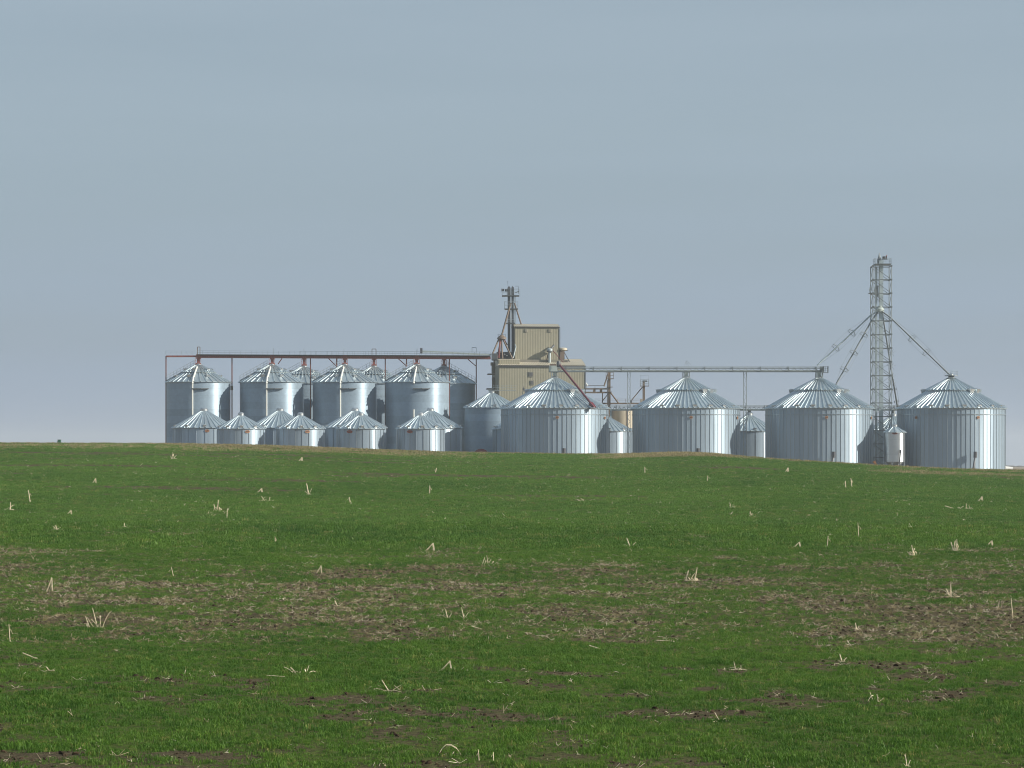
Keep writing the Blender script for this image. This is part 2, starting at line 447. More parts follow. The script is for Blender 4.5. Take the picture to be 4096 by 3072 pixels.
def clod_mesh(seed):
    r = random.Random(seed); mb = MB(); vs = []; n = 6
    for k, (rr, z) in enumerate(((0.9, -0.2), (1.0, 0.25), (0.55, 0.6))):
        for i in range(n):
            t = 6.283*(i+0.5*k)/n; q = rr*r.uniform(0.75, 1.2); vs.append((q*math.cos(t)*0.04, q*math.sin(t)*0.04, (z+r.uniform(-.12,.12))*0.04))
    fs = [(k*n+i, k*n+(i+1)%n, (k+1)*n+(i+1)%n, (k+1)*n+i) for k in range(2) for i in range(n)] + [tuple(range(2*n, 3*n))]
    return mb.add(vs, fs)

protos = bpy.data.collections.new('plant_pieces')       # never linked to the scene
def proto_set(cname, builders, mat):
    c = bpy.data.collections.new(cname)
    for mb in builders:
        me = mb.mesh(cname); me.materials.append(mat)
        c.objects.link(bpy.data.objects.new(cname, me))
    return c
def scatter(name, label, pts, scl, coll, tilt=0.12):
    n = len(pts)
    me = bpy.data.meshes.new(name)
    me.vertices.add(n); me.vertices.foreach_set('co', np.ascontiguousarray(pts, dtype=np.float32).ravel())
    a = me.attributes.new('scl', 'FLOAT', 'POINT'); a.data.foreach_set('value', scl.astype(np.float32))
    rot = np.stack([rng.normal(0, tilt, n), rng.normal(0, tilt, n), rng.uniform(0, 6.283, n)], 1).astype(np.float32)
    a = me.attributes.new('rot', 'FLOAT_VECTOR', 'POINT'); a.data.foreach_set('vector', rot.ravel())
    a = me.attributes.new('pick', 'INT', 'POINT'); a.data.foreach_set('value', rng.integers(0, 64, n).astype(np.int32))
    ob = bpy.data.objects.new(name, me); COL.objects.link(ob); ob['kind'] = 'stuff'; ob['label'] = label
    ng = bpy.data.node_groups.new(name, 'GeometryNodeTree')
    ng.interface.new_socket('Geometry', in_out='INPUT', socket_type='NodeSocketGeometry')
    ng.interface.new_socket('Geometry', in_out='OUTPUT', socket_type='NodeSocketGeometry')
    gi, go = ng.nodes.new('NodeGroupInput'), ng.nodes.new('NodeGroupOutput')
    ip = ng.nodes.new('GeometryNodeInstanceOnPoints'); ci = ng.nodes.new('GeometryNodeCollectionInfo')
    ci.inputs['Collection'].default_value = coll; ci.inputs['Separate Children'].default_value = True; ci.inputs['Reset Children'].default_value = True
    ip.inputs['Pick Instance'].default_value = True
    def attr(nm, t):
        q = ng.nodes.new('GeometryNodeInputNamedAttribute'); q.data_type = t; q.inputs['Name'].default_value = nm
        return [s for s in q.outputs if s.enabled and s.name == 'Attribute'][0]
    ng.links.new(gi.outputs[0], ip.inputs['Points']); ng.links.new(ci.outputs[0], ip.inputs['Instance'])
    ng.links.new(attr('pick', 'INT'), ip.inputs['Instance Index'])
    e2r = ng.nodes.new('FunctionNodeEulerToRotation')
    ng.links.new(attr('rot', 'FLOAT_VECTOR'), e2r.inputs[0]); ng.links.new(e2r.outputs[0], ip.inputs['Rotation'])
    ng.links.new(attr('scl', 'FLOAT'), ip.inputs['Scale']); ng.links.new(ip.outputs[0], go.inputs[0])
    md = ob.modifiers.new('scatter', 'NODES'); md.node_group = ng
    return ob
def sample(y0, y1, dens, margin=5.0):
    """points spread evenly over the part of the field that can be seen, plus a margin"""
    out = []
    step = 4.0; y = y0
    while y < y1:
        s = min(step, y1-y); hw = (y+s)*2048/F + margin
        n = rng.poisson(dens*s*2*hw)
        out.append(np.stack([rng.uniform(-hw, hw, n), rng.uniform(y, y+s, n)], 1)); y += s
    p = np.concatenate(out); return p[:, 0], p[:, 1]
near_set = proto_set('crop_tuft', [blade_clump(20, 0.08, 0.02, 0.066, 0.007, i, 1.1) for i in range(7)], M['crop'])
far_set = proto_set('crop_patch', [blade_clump(30, 0.24, 0.04, 0.10, 0.013, 30+i, 0.8) for i in range(6)], M['crop'])
upper_set = proto_set('crop_patch', [blade_clump(30, 0.24, 0.035, 0.085, 0.013, 40+i, 0.8) for i in range(6)], M['crop_far'])
dry_set = proto_set('dry_tuft', [blade_clump(20, 0.22, 0.08, 0.20, 0.014, 60+i, 0.7) for i in range(5)], M['drygrass'])
straw_set = proto_set('straw_bit', [straw_bits(3, 90+i, 0.12) for i in range(8)], M['straw'])
clod_set = proto_set('soil_clod', [clod_mesh(120+i) for i in range(6)], M['clod'])

def crop(name, label, y0, y1, dens, coll, s0, s1, margin=5):
    x, y = sample(y0, y1, dens, margin)
    c = cover_at(x, y); d = dry_at(x, y)
    keep = (rng.random(len(x)) < 0.05+c**1.6)*(rng.random(len(x)) > d*0.92)
    x, y, c = x[keep], y[keep], c[keep]
    vig = 0.25 + 1.55*fbm(x/0.55, y/0.8, 71, 3)**1.3
    scl = rng.uniform(s0, s1, len(x))*(0.55+0.5*c)*vig
    return scatter(name, label, np.stack([x, y, ground_z(x, y)], 1), scl, coll)
crop('crop_grass', 'short green young crop leaves on the near field', 37, 72, 78, near_set, 0.8, 1.25, 4)
crop('crop_grass', 'patchy green young crop around the bare band', 72, 112, 48, near_set, 0.9, 1.45, 5)
crop('crop_grass', 'dense dark green young crop in the dip of the field', 112, 134, 14, far_set, 0.95, 1.35, 7)
crop('crop_grass', 'even green young crop on the rising field', 134, 205, 11, upper_set, 0.8, 1.2, 7)
crop('crop_grass', 'far green young crop up to the crest', 205, 312, 6, upper_set, 0.9, 1.3, 9)
x, y = sample(235, 318, 4.5, 9); k = rng.random(len(x)) < dry_at(x, y); x, y = x[k], y[k]
scatter('dry_grass', 'tan dry grass verge along the crest of the field', np.stack([x, y, ground_z(x, y)], 1), rng.uniform(0.7, 1.25, len(x)), dry_set)
x, y = sample(58, 125, 22, 5); c = cover_at(x, y)
k = rng.random(len(x)) < 0.50*(1-sstep(0.35, 0.92, c))*sstep(56, 68, y); x, y = x[k], y[k]
scatter('dry_grass', 'short tan residue and thin yellowed leaves in the bare band', np.stack([x, y, ground_z(x, y)], 1), rng.uniform(0.18, 0.42, len(x)), dry_set, 0.3)
x, y = sample(37, 135, 16, 5); c = cover_at(x, y)
k = rng.random(len(x)) < (0.035 + 0.75*sstep(0.75, 0.15, c) if False else 0.05 + 0.70*(1-sstep(0.15, 0.95, c)))*np.where(y < 66, 0.35, 1.0)
x, y = x[k], y[k]
scatter('straw_litter', 'small pale bits of corn straw lying between the plants', np.stack([x, y, ground_z(x, y)+0.012], 1), rng.uniform(0.35, 1.25, len(x)), straw_set, 0.25)
x, y = sample(128, 300, 0.10, 6)
scatter('straw_litter', 'scattered pale straw flecks on the far green field', np.stack([x, y, ground_z(x, y)+0.07], 1), rng.uniform(0.8, 1.7, len(x)), straw_set, 0.5)
x, y = sample(37, 112, 16, 4); c = cover_at(x, y); k = rng.random(len(x)) < (1-sstep(0.05, 0.7, c))
x, y = x[k], y[k]
scatter('soil_clods', 'dark crumbly soil clods on the bare patches', np.stack([x, y, ground_z(x, y)], 1), np.clip(rng.lognormal(-0.45, 0.4, len(x)), 0.2, 1.5), clod_set, 0.6)

# ------------------------------------------------------------------ grain bins
def roof_panel_mesh(npan, r0, r1, slope, z_eave, r_eave, rib_h, rib_w, lift):
    """one sheet of a cone roof with a standing rib on its right edge; local frame: bin axis at 0, sheet faces -Y"""
    mb = MB(); da = 2*math.pi/npan; rows = []
    nrm = Vector((0, -math.sin(math.atan(slope)), math.cos(math.atan(slope))))
    for r in (r1, r0):
        w = 2*r*math.tan(da/2)*0.985; rw = min(rib_w, 0.5*w); z = z_eave + (r_eave-r)*slope
        c = Vector((0, -r, z)) + nrm*lift; hh = rib_h*min(1, w/(rib_w*1.6))
        xs_ = (-w/2, w/2-rw, w/2-rw*0.72, w/2-rw*0.28, w/2)
        hs = (0, 0, hh, hh, 0)
        rows.append([c + Vector((x_, 0, 0)) + nrm*h for x_, h in zip(xs_, hs)])
    vs = rows[0] + rows[1]; n = 5
    fs = [(i, i+1, n+i+1, n+i) for i in range(4)]
    lip = [p - Vector((0, 0, 0.05)) for p in (rows[0][0], rows[0][4])]
    vs += lip; fs += [(2*n, 2*n+1, 4, 3, 2, 1, 0)]
    return mb.add(vs, fs)
def curved_strip(R, half_ang, z0, z1, seg, thick=0.0):
    mb = MB(); vs = []
    for z in (z0, z1):
        for i in range(seg+1):
            t = -half_ang + 2*half_ang*i/seg; vs.append((R*math.sin(t), -R*math.cos(t), z))
    n = seg+1; fs = [(i, i+1, n+i+1, n+i) for i in range(seg)]
    if thick > 0:
        m = len(vs)
        for z in (z0, z1):
            for t in (-half_ang, half_ang): vs.append(((R-thick)*math.sin(t), -(R-thick)*math.cos(t), z))
        fs += [(m, 0, n, m+2), (seg, m+1, m+3, n+seg)]
    return mb.add(vs, fs)
def vent_mesh(w, d, h, flare=1.25):
    mb = MB()
    mb.add([(-w/2,-d/2,-0.15),(w/2,-d/2,-0.15),(w/2,d/2,-0.15),(-w/2,d/2,-0.15),
            (-w/2*flare,-d/2*flare,h),(w/2*flare,-d/2*flare,h),(w/2*flare,d/2*flare,h),(-w/2*flare,d/2*flare,h)],
           [(0,1,5,4),(1,2,6,5),(2,3,7,6),(3,0,4,7),(4,5,6,7)])
    mb.add([(-w*0.72,-d*0.8,h*0.98),(w*0.72,-d*0.8,h*0.98),(w*0.72,d*0.7,h*1.06),(-w*0.72,d*0.7,h*1.06),(0,-d*0.1,h*1.35)],
           [(0,1,4),(1,2,4),(2,3,4),(3,0,4),(3,2,1,0)])
    return mb
_mesh_cache = {}
def cached(key, fn, mat, smooth=False):
    if key not in _mesh_cache:
        me = fn().mesh(key[0], (0,0,0), smooth); me.materials.append(mat); _mesh_cache[key] = me
    return _mesh_cache[key]
def decal(root, R, ang, z, w, h, mat, text=True):
    mb = MB(); n = 20; ring = []
    def onwall(u, v, o): 
        t = ang + u/R; return ((R+o)*math.sin(t), -(R+o)*math.cos(t), z+v)
    vs = [onwall(w/2*math.cos(6.2832*i/n), h/2*math.sin(6.2832*i/n), 0.035) for i in range(n)]
    vs += [onwall(w/2*math.cos(6.2832*i/n), h/2*math.sin(6.2832*i/n), -0.02) for i in range(n)]
    mb.add(vs, [tuple(range(n))] + [(i, n+i, n+(i+1)%n, (i+1)%n) for i in range(n)])
    d = MB.mesh(mb, 'emblem'); d.materials.append(mat); o = link('emblem', d, root)
    if text:
        tb = MB()
        for u0, u1, v0, v1 in ((-0.30,-0.16,-0.22,0.22),(-0.10,0.0,-0.22,0.22),(0.06,0.16,-0.22,0.22),(0.22,0.32,-0.16,0.16)):
            q = [onwall(u*w, v*h, 0.045) for u, v in ((u0,v0),(u1,v0),(u1,v1),(u0,v1))]
            tb.add(q, [(0,1,2,3)])
        tm = tb.mesh('emblem_print'); tm.materials.append(M['decaltext']); link('emblem_print', tm, o)
    return o

def make_bin(name, px, Y, Rpx, eave, kind, label, group, cap_top=None):
    k = Y/F; R = Rpx*k; cx = xpx(px, Y); H = zrow(eave, Y) - PAD
    root = empty(name, (cx, Y, PAD), label, 'grain bin', group)
    spec = dict(big=dict(np=72, np2=36, slope=0.575, wall='wall_big', wp=72, stiff=(0.14, 0.06), split=0.47, rib=(0.12, 0.24), top=0.055),
                tall=dict(np=34, np2=34, slope=0.555, wall='wall_tall', wp=0, stiff=None, split=0.52, rib=(0.11, 0.22), top=0.085),
                small=dict(np=36 if Rpx > 104 else 28, np2=0, slope=0.60, wall='wall_small', wp=22, stiff=(0.11, 0.06), split=0, rib=(0.12, 0.24), top=0.10),
                hopper=dict(np=10, np2=0, slope=0.62, wall='wall_hopper', wp=0, stiff=None, split=0, rib=(0.07, 0.14), top=0.12),
                plain=dict(np=34, np2=0, slope=0.58, wall='wall_tall', wp=0, stiff=None, split=0, rib=(0.12, 0.24), top=0.09))[kind]
    wm = M[spec['wall']]; foot = 0.0
    key = (kind, round(R, 3), round(H, 2))
    if kind == 'hopper': foot = (1870-1836)*k + 0.15
    # wall
    inner = R-0.07 if kind != 'hopper' else R-0.05
    wall = link('wall', cached(('wall',)+key, lambda: MB().lathe([(inner, foot), (inner, H)], 72), M['stiff'], True), root)
    seg = max(2, 96//max(1, spec['wp'])) if spec['wp'] else 0
    if spec['wp']:
        da = 2*math.pi/spec['wp']
        pm = cached(('wall_panel',)+key, lambda: curved_strip(R, da/2*0.985, 0.0, H-0.04, max(2, seg), 0.05), wm, True)
        r_ = random.Random(int(px))
        for i in range(spec['wp']):
            o = link('wall_panel', pm, wall, i*da)
            if kind == 'small':
                t = i*da; o.rotation_euler = (r_.gauss(0, 0.0015), r_.gauss(0, 0.0015), i*da + r_.gauss(0, 0.01))
        sw, sd = spec['stiff']
        def stf():
            mb = MB(); mb.add([(-sw/2,-R+0.03,0),(-sw*0.28,-R-sd,0),(sw*0.28,-R-sd,0),(sw/2,-R+0.03,0),(-sw/2,-R+0.03,H-0.25),(-sw*0.28,-R-sd,H-0.25),(sw*0.28,-R-sd,H-0.25),(sw/2,-R+0.03,H-0.25)],
                              [(0,1,5,4),(1,2,6,5),(2,3,7,6),(4,5,6,7)]); return mb
        sm = cached(('stiffener',)+key, stf, M['stiff'])
        for i in range(spec['wp']): link('stiffener', sm, wall, (i+0.5)*da)
        if kind == 'big':
            link('eave_band', cached(('eave_band',)+key, lambda: MB().lathe([(R+0.02, H-1.02), (R+0.135, H-1.02), (R+0.135, H-0.92), (R+0.02, H-0.92)], 108, cap=False), M['stiff']), wall)
    else:
        nr = max(3, int(round((H-foot)/1.12))); hh = (H-foot)/nr
        rm = cached(('wall_ring',)+key, lambda: MB().lathe([(R, 0.0), (R, hh-0.012)], 96, cap=False), wm, True)
        for i in range(nr): link('wall_ring', rm, wall, 0.37*i, (0, 0, foot+i*hh))
    link('foundation', cached(('foundation',)+key, lambda: MB().lathe([(R+0.35, -0.5), (R+0.35, 0.0 if foot else 0.12)], 64), M['concrete'], True), root)
    # roof
    sl = spec['slope']; re = R*1.018; ze = H - 0.02; rt = max(0.32, R*spec['top'])
    zt = ze + (re-rt)*sl
    roof = link('roof', cached(('roof',)+key, lambda: MB().lathe([(re-0.05, ze-0.10), (re-0.03, ze), (rt, zt)], 72), M['stiff'], True), root)
    rs = spec['split']*R
    low_in = rs*0.96 if spec['np2'] else rt
    pm = cached(('roof_panel',)+key, lambda: roof_panel_mesh(spec['np'], low_in, re+0.10, sl, ze, re, spec['rib'][0], spec['rib'][1], 0.03), M['roof'])
    for i in range(spec['np']): link('roof_panel', pm, roof, 2*math.pi*(i+0.5)/spec['np'])
    if spec['np2']:
        rh = spec['rib'][0]*(1.5 if kind == 'big' else 1.0); rw = spec['rib'][1]*(1.7 if kind == 'big' else 1.0)
        pm2 = cached(('roof_panel_up',)+key, lambda: roof_panel_mesh(spec['np2'], rt, rs, sl, ze, re, rh, rw, 0.20), M['roof'])
        for i in range(spec['np2']): link('roof_panel', pm2, roof, 2*math.pi*(i+0.5)/spec['np2'])
    # cap ring at the peak
    link('peak_ring', cached(('peak_ring',)+key, lambda: MB().lathe([(rt+0.10, zt-0.05), (rt+0.10, zt+0.28), (rt*0.75, zt+0.46)], 24), M['vent'], True), roof)
    def ring_vents(n, r, w, d, h, ph, lift=0.06):
        vmz = cached(('roof_vent', w, d, h), lambda: vent_mesh(w, d, h), M['vent'])
        for i in range(n):
            a = 2*math.pi*i/n + ph
            o = link('roof_vent', vmz, roof, a, (r*math.sin(a), -r*math.cos(a), ze + (re-r)*sl + lift))
    if kind == 'big':
        ring_vents(20, re-0.42, 0.5, 0.4, 0.15, 0.10)
        for a_ in (-1.62, 1.62, 0.62, 0.95, 2.6, -2.6):
            vmz = cached(('roof_vent', 'hood'), lambda: vent_mesh(0.62, 0.6, 0.42, 1.5), M['vent'])
            r = rs + 0.35
            link('roof_vent', vmz, roof, a_, (r*math.sin(a_), -r*math.cos(a_), ze + (re-r)*sl + 0.1))
    elif kind == 'tall':
        ring_vents(8, R*0.72, 0.5, 0.5, 0.22, 0.50); ring_vents(6, R*0.40, 0.5, 0.5, 0.22, 0.85, 0.2)
    elif kind in ('small', 'plain'):
        ring_vents(10, re-0.28, 0.42, 0.36, 0.18, 0.12)
    root['_'] = 0; del root['_']
    return dict(root=root, R=R, H=H, cx=cx, Y=Y, zt=PAD+zt+0.46, ze=PAD+ze, re=re, sl=sl, wall=wall, roof=roof, rt=rt)

def ladder_on(b, ang, full=True, low=None):
    """a covered ladder: a pale trough running down the roof sheet and the wall"""
    R = b['R']; mb = MB(); s, c = math.sin(ang), -math.cos(ang); base = b['root'].location
    def P(r, z): return Vector((r*s, r*c, z))
    zr = lambda r: b['ze'] - PAD + (b['re']-r)*b['sl'] + 0.32
    mb.tube(P(R*0.28, zr(R*0.28)), P(R*0.98, zr(R*0.98)), 0.15, 10)
    mb.tube(P(R*0.97, zr(R*0.98)), P(R+0.30, b['H']-0.35), 0.15, 10)
    if full: mb.tube(P(R+0.26, b['H']-0.3), P(R+0.26, 0.1), 0.125, 10)
    else: mb.tube(P(R+0.26, low), P(R+0.26, 0.1), 0.125, 10)
    m = mb.mesh('ladder_cover', (0,0,0), True); m.materials.append(M['pale']); link('ladder_cover', m, b['root'])
    # ledge across the wall under the eave
    lb = MB(); 
    for t0 in (-0.02, 0.24):
        q0 = ang+t0; q1 = ang+t0+0.24
        lb.bar(((R+0.2)*math.sin(q0), -(R+0.2)*math.cos(q0), b['H']-1.15), ((R+0.2)*math.sin(q1), -(R+0.2)*math.cos(q1), b['H']-1.15), 0.5, 0.14)
    m = lb.mesh('landing'); m.materials.append(M['darkframe']); link('landing', m, b['root'])
def roof_stair(b, ang, mat='frame'):
    """stair with handrails up the slope of the roof"""
    R = b['R']; mb = MB(); s, c = math.sin(ang), -math.cos(ang); tx, ty = -c, s
    def P(r, off, up): return Vector((r*s + tx*off, r*c + ty*off, b['ze'] - PAD + (b['re']-r)*b['sl'] + up))
    for off in (-0.4, 0.4):
        mb.bar(P(R*0.14, off, 0.2), P(R*1.0, off, 0.2), 0.05, 0.08)
        for up in (0.6, 1.0): mb.bar(P(R*0.14, off, up), P(R*1.0, off, up), 0.028)
        for i in range(9):
            r = R*(0.14 + 0.86*i/8); mb.bar(P(r, off, 0.2), P(r, off, 1.0), 0.03)
    for i in range(22):
        r = R*(0.15+0.84*i/21); mb.bar(P(r, -0.4, 0.28), P(r, 0.4, 0.28), 0.12, 0.03)
    m = mb.mesh('roof_stair'); m.materials.append(M[mat]); link('roof_stair', m, b['root'])

TALL_F, TALL_B, BIG_Y = 474.0, 485.5, 450.0
G_TALL, G_BACK, G_SMALL, G_SM2, G_BIG, G_GAP = ('tall bins under the red conveyor', 'tall bins in the back row', 'small bins in the front row',
    'wider small bins behind the front row', 'wide bins under the grey conveyor', 'small bins behind the gaps of the wide bins')
tall = []
for i, (px, lab) in enumerate(((794, 'tall corrugated steel grain bin standing farthest left under the red conveyor'),
                               (1087, 'tall front row steel grain bin second from the left end of the red conveyor'),
                               (1379, 'tall front row steel grain bin third from the left end of the red conveyor'),
                               (1669, 'tall front row steel grain bin nearest the tan elevator building'))):
    b = make_bin('grain_bin', px, TALL_F, 127.5, 1529, 'tall', lab, G_TALL); tall.append(b)
    ladder_on(b, -0.075, full=(i < 3), low=zrow(1640, TALL_F)-PAD); roof_stair(b, -1.35)
tallb = []
for i, (px, lab) in enumerate(((1216, 'tall back row bin peeking out between the second and third front bins'),
                               (1496, 'tall back row bin peeking out between the third and fourth front bins'),
                               (1776, 'tall back row bin with a railed roof stair on its shaded right side'))):
    b = make_bin('grain_bin', px, TALL_B, 125, 1535, 'tall', lab, G_BACK); tallb.append(b)
    roof_stair(b, -1.5 if i < 2 else 1.5)
smB = []
for px, lab in ((816, 'wide low steel bin in front of the leftmost tall bin'), (1120, 'low steel bin half hidden behind the second front row small bin'),
                (1420, 'low steel bin half hidden behind the third front row small bin'), (1722, 'low steel bin with a bright right wall beside the dark round bin')):
    b = make_bin('small_grain_bin', px, 453, 124, 1711, 'small', lab, G_SM2); smB.append(b)
    if px < 900: decal(b['root'], b['R']+0.06, 0.20, b['H']-0.52, 0.72, 0.42, M['orange'])
for px, lab in ((964, 'small front row steel bin farthest left with an orange emblem'), (1202, 'small front row steel bin second from the left'),
                (1443, 'small front row steel bin third from the left'), (1682, 'small front row steel bin farthest right with a dull red emblem')):
    b = make_bin('small_grain_bin', px, 441, 96, 1714, 'small', lab, G_SMALL)
    decal(b['root'], b['R']+0.06, 0.36 if px < 1300 else -0.42, b['H']-0.5, 0.72 if px < 1300 else 0.9, 0.42, M['orange'] if px < 1300 else M['reddecal'])
big = []
for i, (px, lab) in enumerate(((2219, 'wide ribbed steel bin with a dark red auger on its roof'),
                               (2745, 'wide ribbed steel bin second from the right end of the grey conveyor'),
                               (3277, 'wide ribbed steel bin just left of the lattice tower'),
                               (3805, 'wide ribbed steel bin farthest right beyond the lattice tower'))):
    b = make_bin('wide_grain_bin', px, BIG_Y, 214, 1634, 'big', lab, G_BIG); big.append(b)
    for a_ in ((0.03, 1.15) if i < 3 else (0.36, -0.83)):
        decal(b['root'], b['R']+0.13, a_, b['H']-1.45, 0.5, 0.42, M['orange'])
    # slanted unloading tube with its motor at the foot of the wall
    a_ = 0.13 if i < 3 else 0.25
    mb = MB(); R = b['R']; s, c = math.sin(a_), -math.cos(a_)
    zlo = 0.2; p = Vector(((R+1.5)*s-0.5, (R+1.5)*c, zlo)); q = Vector(((R+0.8)*s+0.1, (R+0.8)*c, zlo+2.2 if i > 1 else 2.9))
    mb.tube(p, q, 0.14, 8); mb.tube(q + Vector((0,0,-0.4)), q + Vector((0.02,0,0.5)), 0.27, 8)
    m = mb.mesh('unloading_tube'); m.materials.append(M['motor']); link('unloading_tube', m, b['root'])
dark = make_bin('round_grain_bin', 1967, 470, 109, 1630, 'plain', 'smooth round steel bin in deep shade left of the red auger bin', None)
make_bin('small_grain_bin', 2068, 460.5, 97, 1716, 'small', 'low steel bin showing only a sliver left of the red auger bin', None)
gap = []
for px, Rp, lab in ((2420, 109, 'small steel bin behind the gap right of the red auger bin'), (2997, 115, 'small steel bin with a dark peak spout behind the middle gap of the wide bins'),
                (3573, 108, 'small steel bin half hidden behind the lattice tower')):
    gap.append(make_bin('small_grain_bin', px, 472, Rp, 1724, 'small', lab, G_GAP))
hop = make_bin('hopper_bin', 3579, 444, 42, 1728, 'hopper', 'slim bright hopper bin on legs at the foot of the lattice tower', None)
decal(hop['root'], hop['R'], -0.12, hop['H']-0.22, 0.8, 0.30, M['reddecal'])
k = 444/F; foot = (1870-1836)*k+0.15; R = hop['R']
m = MB().lathe([(R-0.02, foot+0.02), (0.25, 0.35), (0.25, 0.2)], 24).mesh('hopper_cone', (0,0,0), True); m.materials.append(M['wall_hopper']); link('hopper_cone', m, hop['root'])
for i in range(8):
    a_ = 6.2832*(i+0.5)/8
    mb = MB().bar((R*0.97*math.cos(a_), R*0.97*math.sin(a_), -0.05), (R*0.97*math.cos(a_), R*0.97*math.sin(a_), foot+0.1), 0.12)
    m = mb.mesh('leg'); m.materials.append(M['frame']); link('leg', m, hop['root'])
mb = MB().tube((0.35, -R-0.5, 0.1), (0.62, -R-0.22, 1.35+foot), 0.09, 8).tube((0.62, -R-0.22, 1.3+foot), (0.64, -R-0.22, 1.75+foot), 0.16, 8)
m = mb.mesh('unloading_tube'); m.materials.append(M['motor']); link('unloading_tube', m, hop['root'])

# ------------------------------------------------------------------ red conveyors over the tall bins
def rails(mb, p, q, h, post, th=0.035, mids=1):
    p, q = Vector(p), Vector(q); L = (q-p).length; n = max(1, int(L/post))
    for k_ in range(mids+1):
        up = Vector((0, 0, h*(k_+1)/(mids+1))); mb.bar(p+up, q+up, th)
    for i in range(n+1):
        c = p.lerp(q, i/n); mb.bar(c, c+Vector((0,0,h)), th)
    return mb
def red_conveyor(Y, pxs, label, stubs, posts, braces, thin=None, part='red'):
    k = Y/F; p0, p1 = pxs
    rtop = lambda px: 1424 + (px-790)*0.0042; rbot = lambda px: 1430 + (px-790)*0.0050
    root = empty('overhead_conveyor', at((p0+p1)/2, 1885, Y), label, 'conveyor', 'red overhead conveyors')
    w = 0.9
    # lower red truss beam: two flanges, web sheet and stiffening posts
    a0, a1 = at(p0, rbot(p0), Y), at(p1, rbot(p1), Y); b0, b1 = at(p0, rtop(p0), Y), at(p1, rtop(p1), Y)
    mb = MB()
    for s in (-w/2, w/2):
        o = Vector((0, s, 0)); mb.bar(a0+o, a1+o, 0.12, 0.10); mb.bar(b0+o, b1+o, 0.12, 0.10)
    mb.build('truss_flange', M['red'], root)
    mb = MB()
    c0, c1 = (a0+b0)/2, (a1+b1)/2; mb.bar(c0, c1, w-0.14, (b0-a0).z-0.08)
    mb.build('trough', M['red'], root)
    n = int((p1-p0)/9)
    mb = MB()
    for i in range(n+1):
        px = p0+(p1-p0)*i/n
        for s in (-w/2-0.03, w/2+0.03): mb.bar(at(px, rbot(px), Y)+Vector((0,s,0)), at(px, rtop(px), Y)+Vector((0,s,0)), 0.06)
    mb.build('web_posts', M['redlight'], root)
    # belt cover and walkway
    t0, t1 = at(p0, rtop(p0)-3.5, Y), at(p1, rtop(p1)-3.5, Y)
    MB().bar(t0, t1, 0.8, 0.16).build('belt_cover', M['greycover'], root)
    mb = MB(); rails(mb, at(p0, rtop(p0)-6.5, Y)+Vector((0,-0.75,0)), at(p1, rtop(p1)-6.5, Y)+Vector((0,-0.75,0)), 0.55, 0.85, 0.025)
    pass
    mb.build('handrail', M['darkgalv'], root)
    MB().bar(at(p0, rtop(p0)-5.6, Y)+Vector((0,-0.62,0)), at(p1, rtop(p1)-5.6, Y)+Vector((0,-0.62,0)), 0.5, 0.05).build('walkway', M['greycover'], root)
    if thin:
        q0, q1 = thin
        MB().bar(at(q0, 1425.5, Y), at(q1, 1425.0, Y), 0.5, 0.26).build('tail_beam', M['red'], root)
        mb = MB(); rails(mb, at(q0, 1420, Y)+Vector((0,-0.4,0)), at(q1, 1420, Y)+Vector((0,-0.4,0)), 0.62, 0.8); mb.build('tail_handrail', M['frame'], root)
    for px, rr in stubs:
        mb = MB(); z0, z1 = zrow(rr, Y), zrow(rbot(px), Y); x = xpx(px, Y)
        mb.box(x-0.22, x+0.22, Y-0.3, Y+0.3, z0-0.05, z1)
        mb.box(x-0.36, x+0.36, Y-0.42, Y+0.42, z0-0.12, z0+0.10); mb.box(x-0.3, x+0.3, Y-0.46, Y+0.46, z1-0.25, z1+0.5)
        mb.build('drop_chute', M['red'], root)
        mb = MB()
        for s in (-0.75, 0.75): mb.bar((x+s*0.6, Y-0.7, z0-0.15), (x+s*0.6, Y-0.7, z1), 0.06)
        for i in range(5): mb.bar((x-0.45, Y-0.7, z0+(z1-z0)*i/4), (x-0.28, Y-0.7, z0+(z1-z0)*i/4), 0.04)
        mb.build('chute_frame', M['red'], root)
    for px in posts:
        mb = MB(); x = xpx(px, Y)
        mb.bar((x, Y, PAD-0.2), (x, Y, zrow(rbot(px), Y)), 0.17, 0.2).build('post', M['postred'], root)
    for px, r0, qx, r1 in braces:
        MB().bar(at(px, r0, Y), at(qx, r1, Y), 0.14).build('brace', M['red'], root)
    # bent pipe hoops standing on the walkway
    return root
rc = red_conveyor(TALL_F, (790, 1962), 'long red overhead conveyor with grey walkway along the front tall bins',
    [(794, 1455), (1089, 1455), (1380, 1455), (1667, 1455)], [928, 1242, 1541, 1798],
    [(1112, 1456, 1128, 1434), (1345, 1464, 1314, 1434), (1626, 1464, 1592, 1434)], thin=(664, 790))
x = xpx(664, TALL_F)
MB().bar((x, TALL_F, PAD-0.2), (x, TALL_F, zrow(1424, TALL_F)), 0.17).build('post', M['postred'], rc)
MB().box(x-0.05, x+0.3, TALL_F-0.2, TALL_F+0.2, zrow(1560, TALL_F), zrow(1527, TALL_F)).build('bracket', M['brown'], rc)
x = xpx(928, TALL_F)
MB().box(x-0.2, x+0.16, TALL_F-0.2, TALL_F+0.2, zrow(1560, TALL_F), zrow(1544, TALL_F)).build('bracket', M['brown'], rc)
for px in (1347, 1626):
    MB().bar(at(px, 1466, TALL_F), at(px, 1433, TALL_F), 0.2).build('post', M['red'], rc)
for px, r0, wd in ((795, 1388, 10), (1496, 1396, 16)):
    mb = MB(); p, q = at(px-wd/2, 1420, TALL_F), at(px+wd/2, 1420, TALL_F); t = at(px-wd/2, r0, TALL_F); u = at(px+wd/2, r0, TALL_F)
    mb.bar(p, t, 0.10).bar(t, u, 0.10).bar(u, q, 0.10).build('hoop', M['brown'], rc)
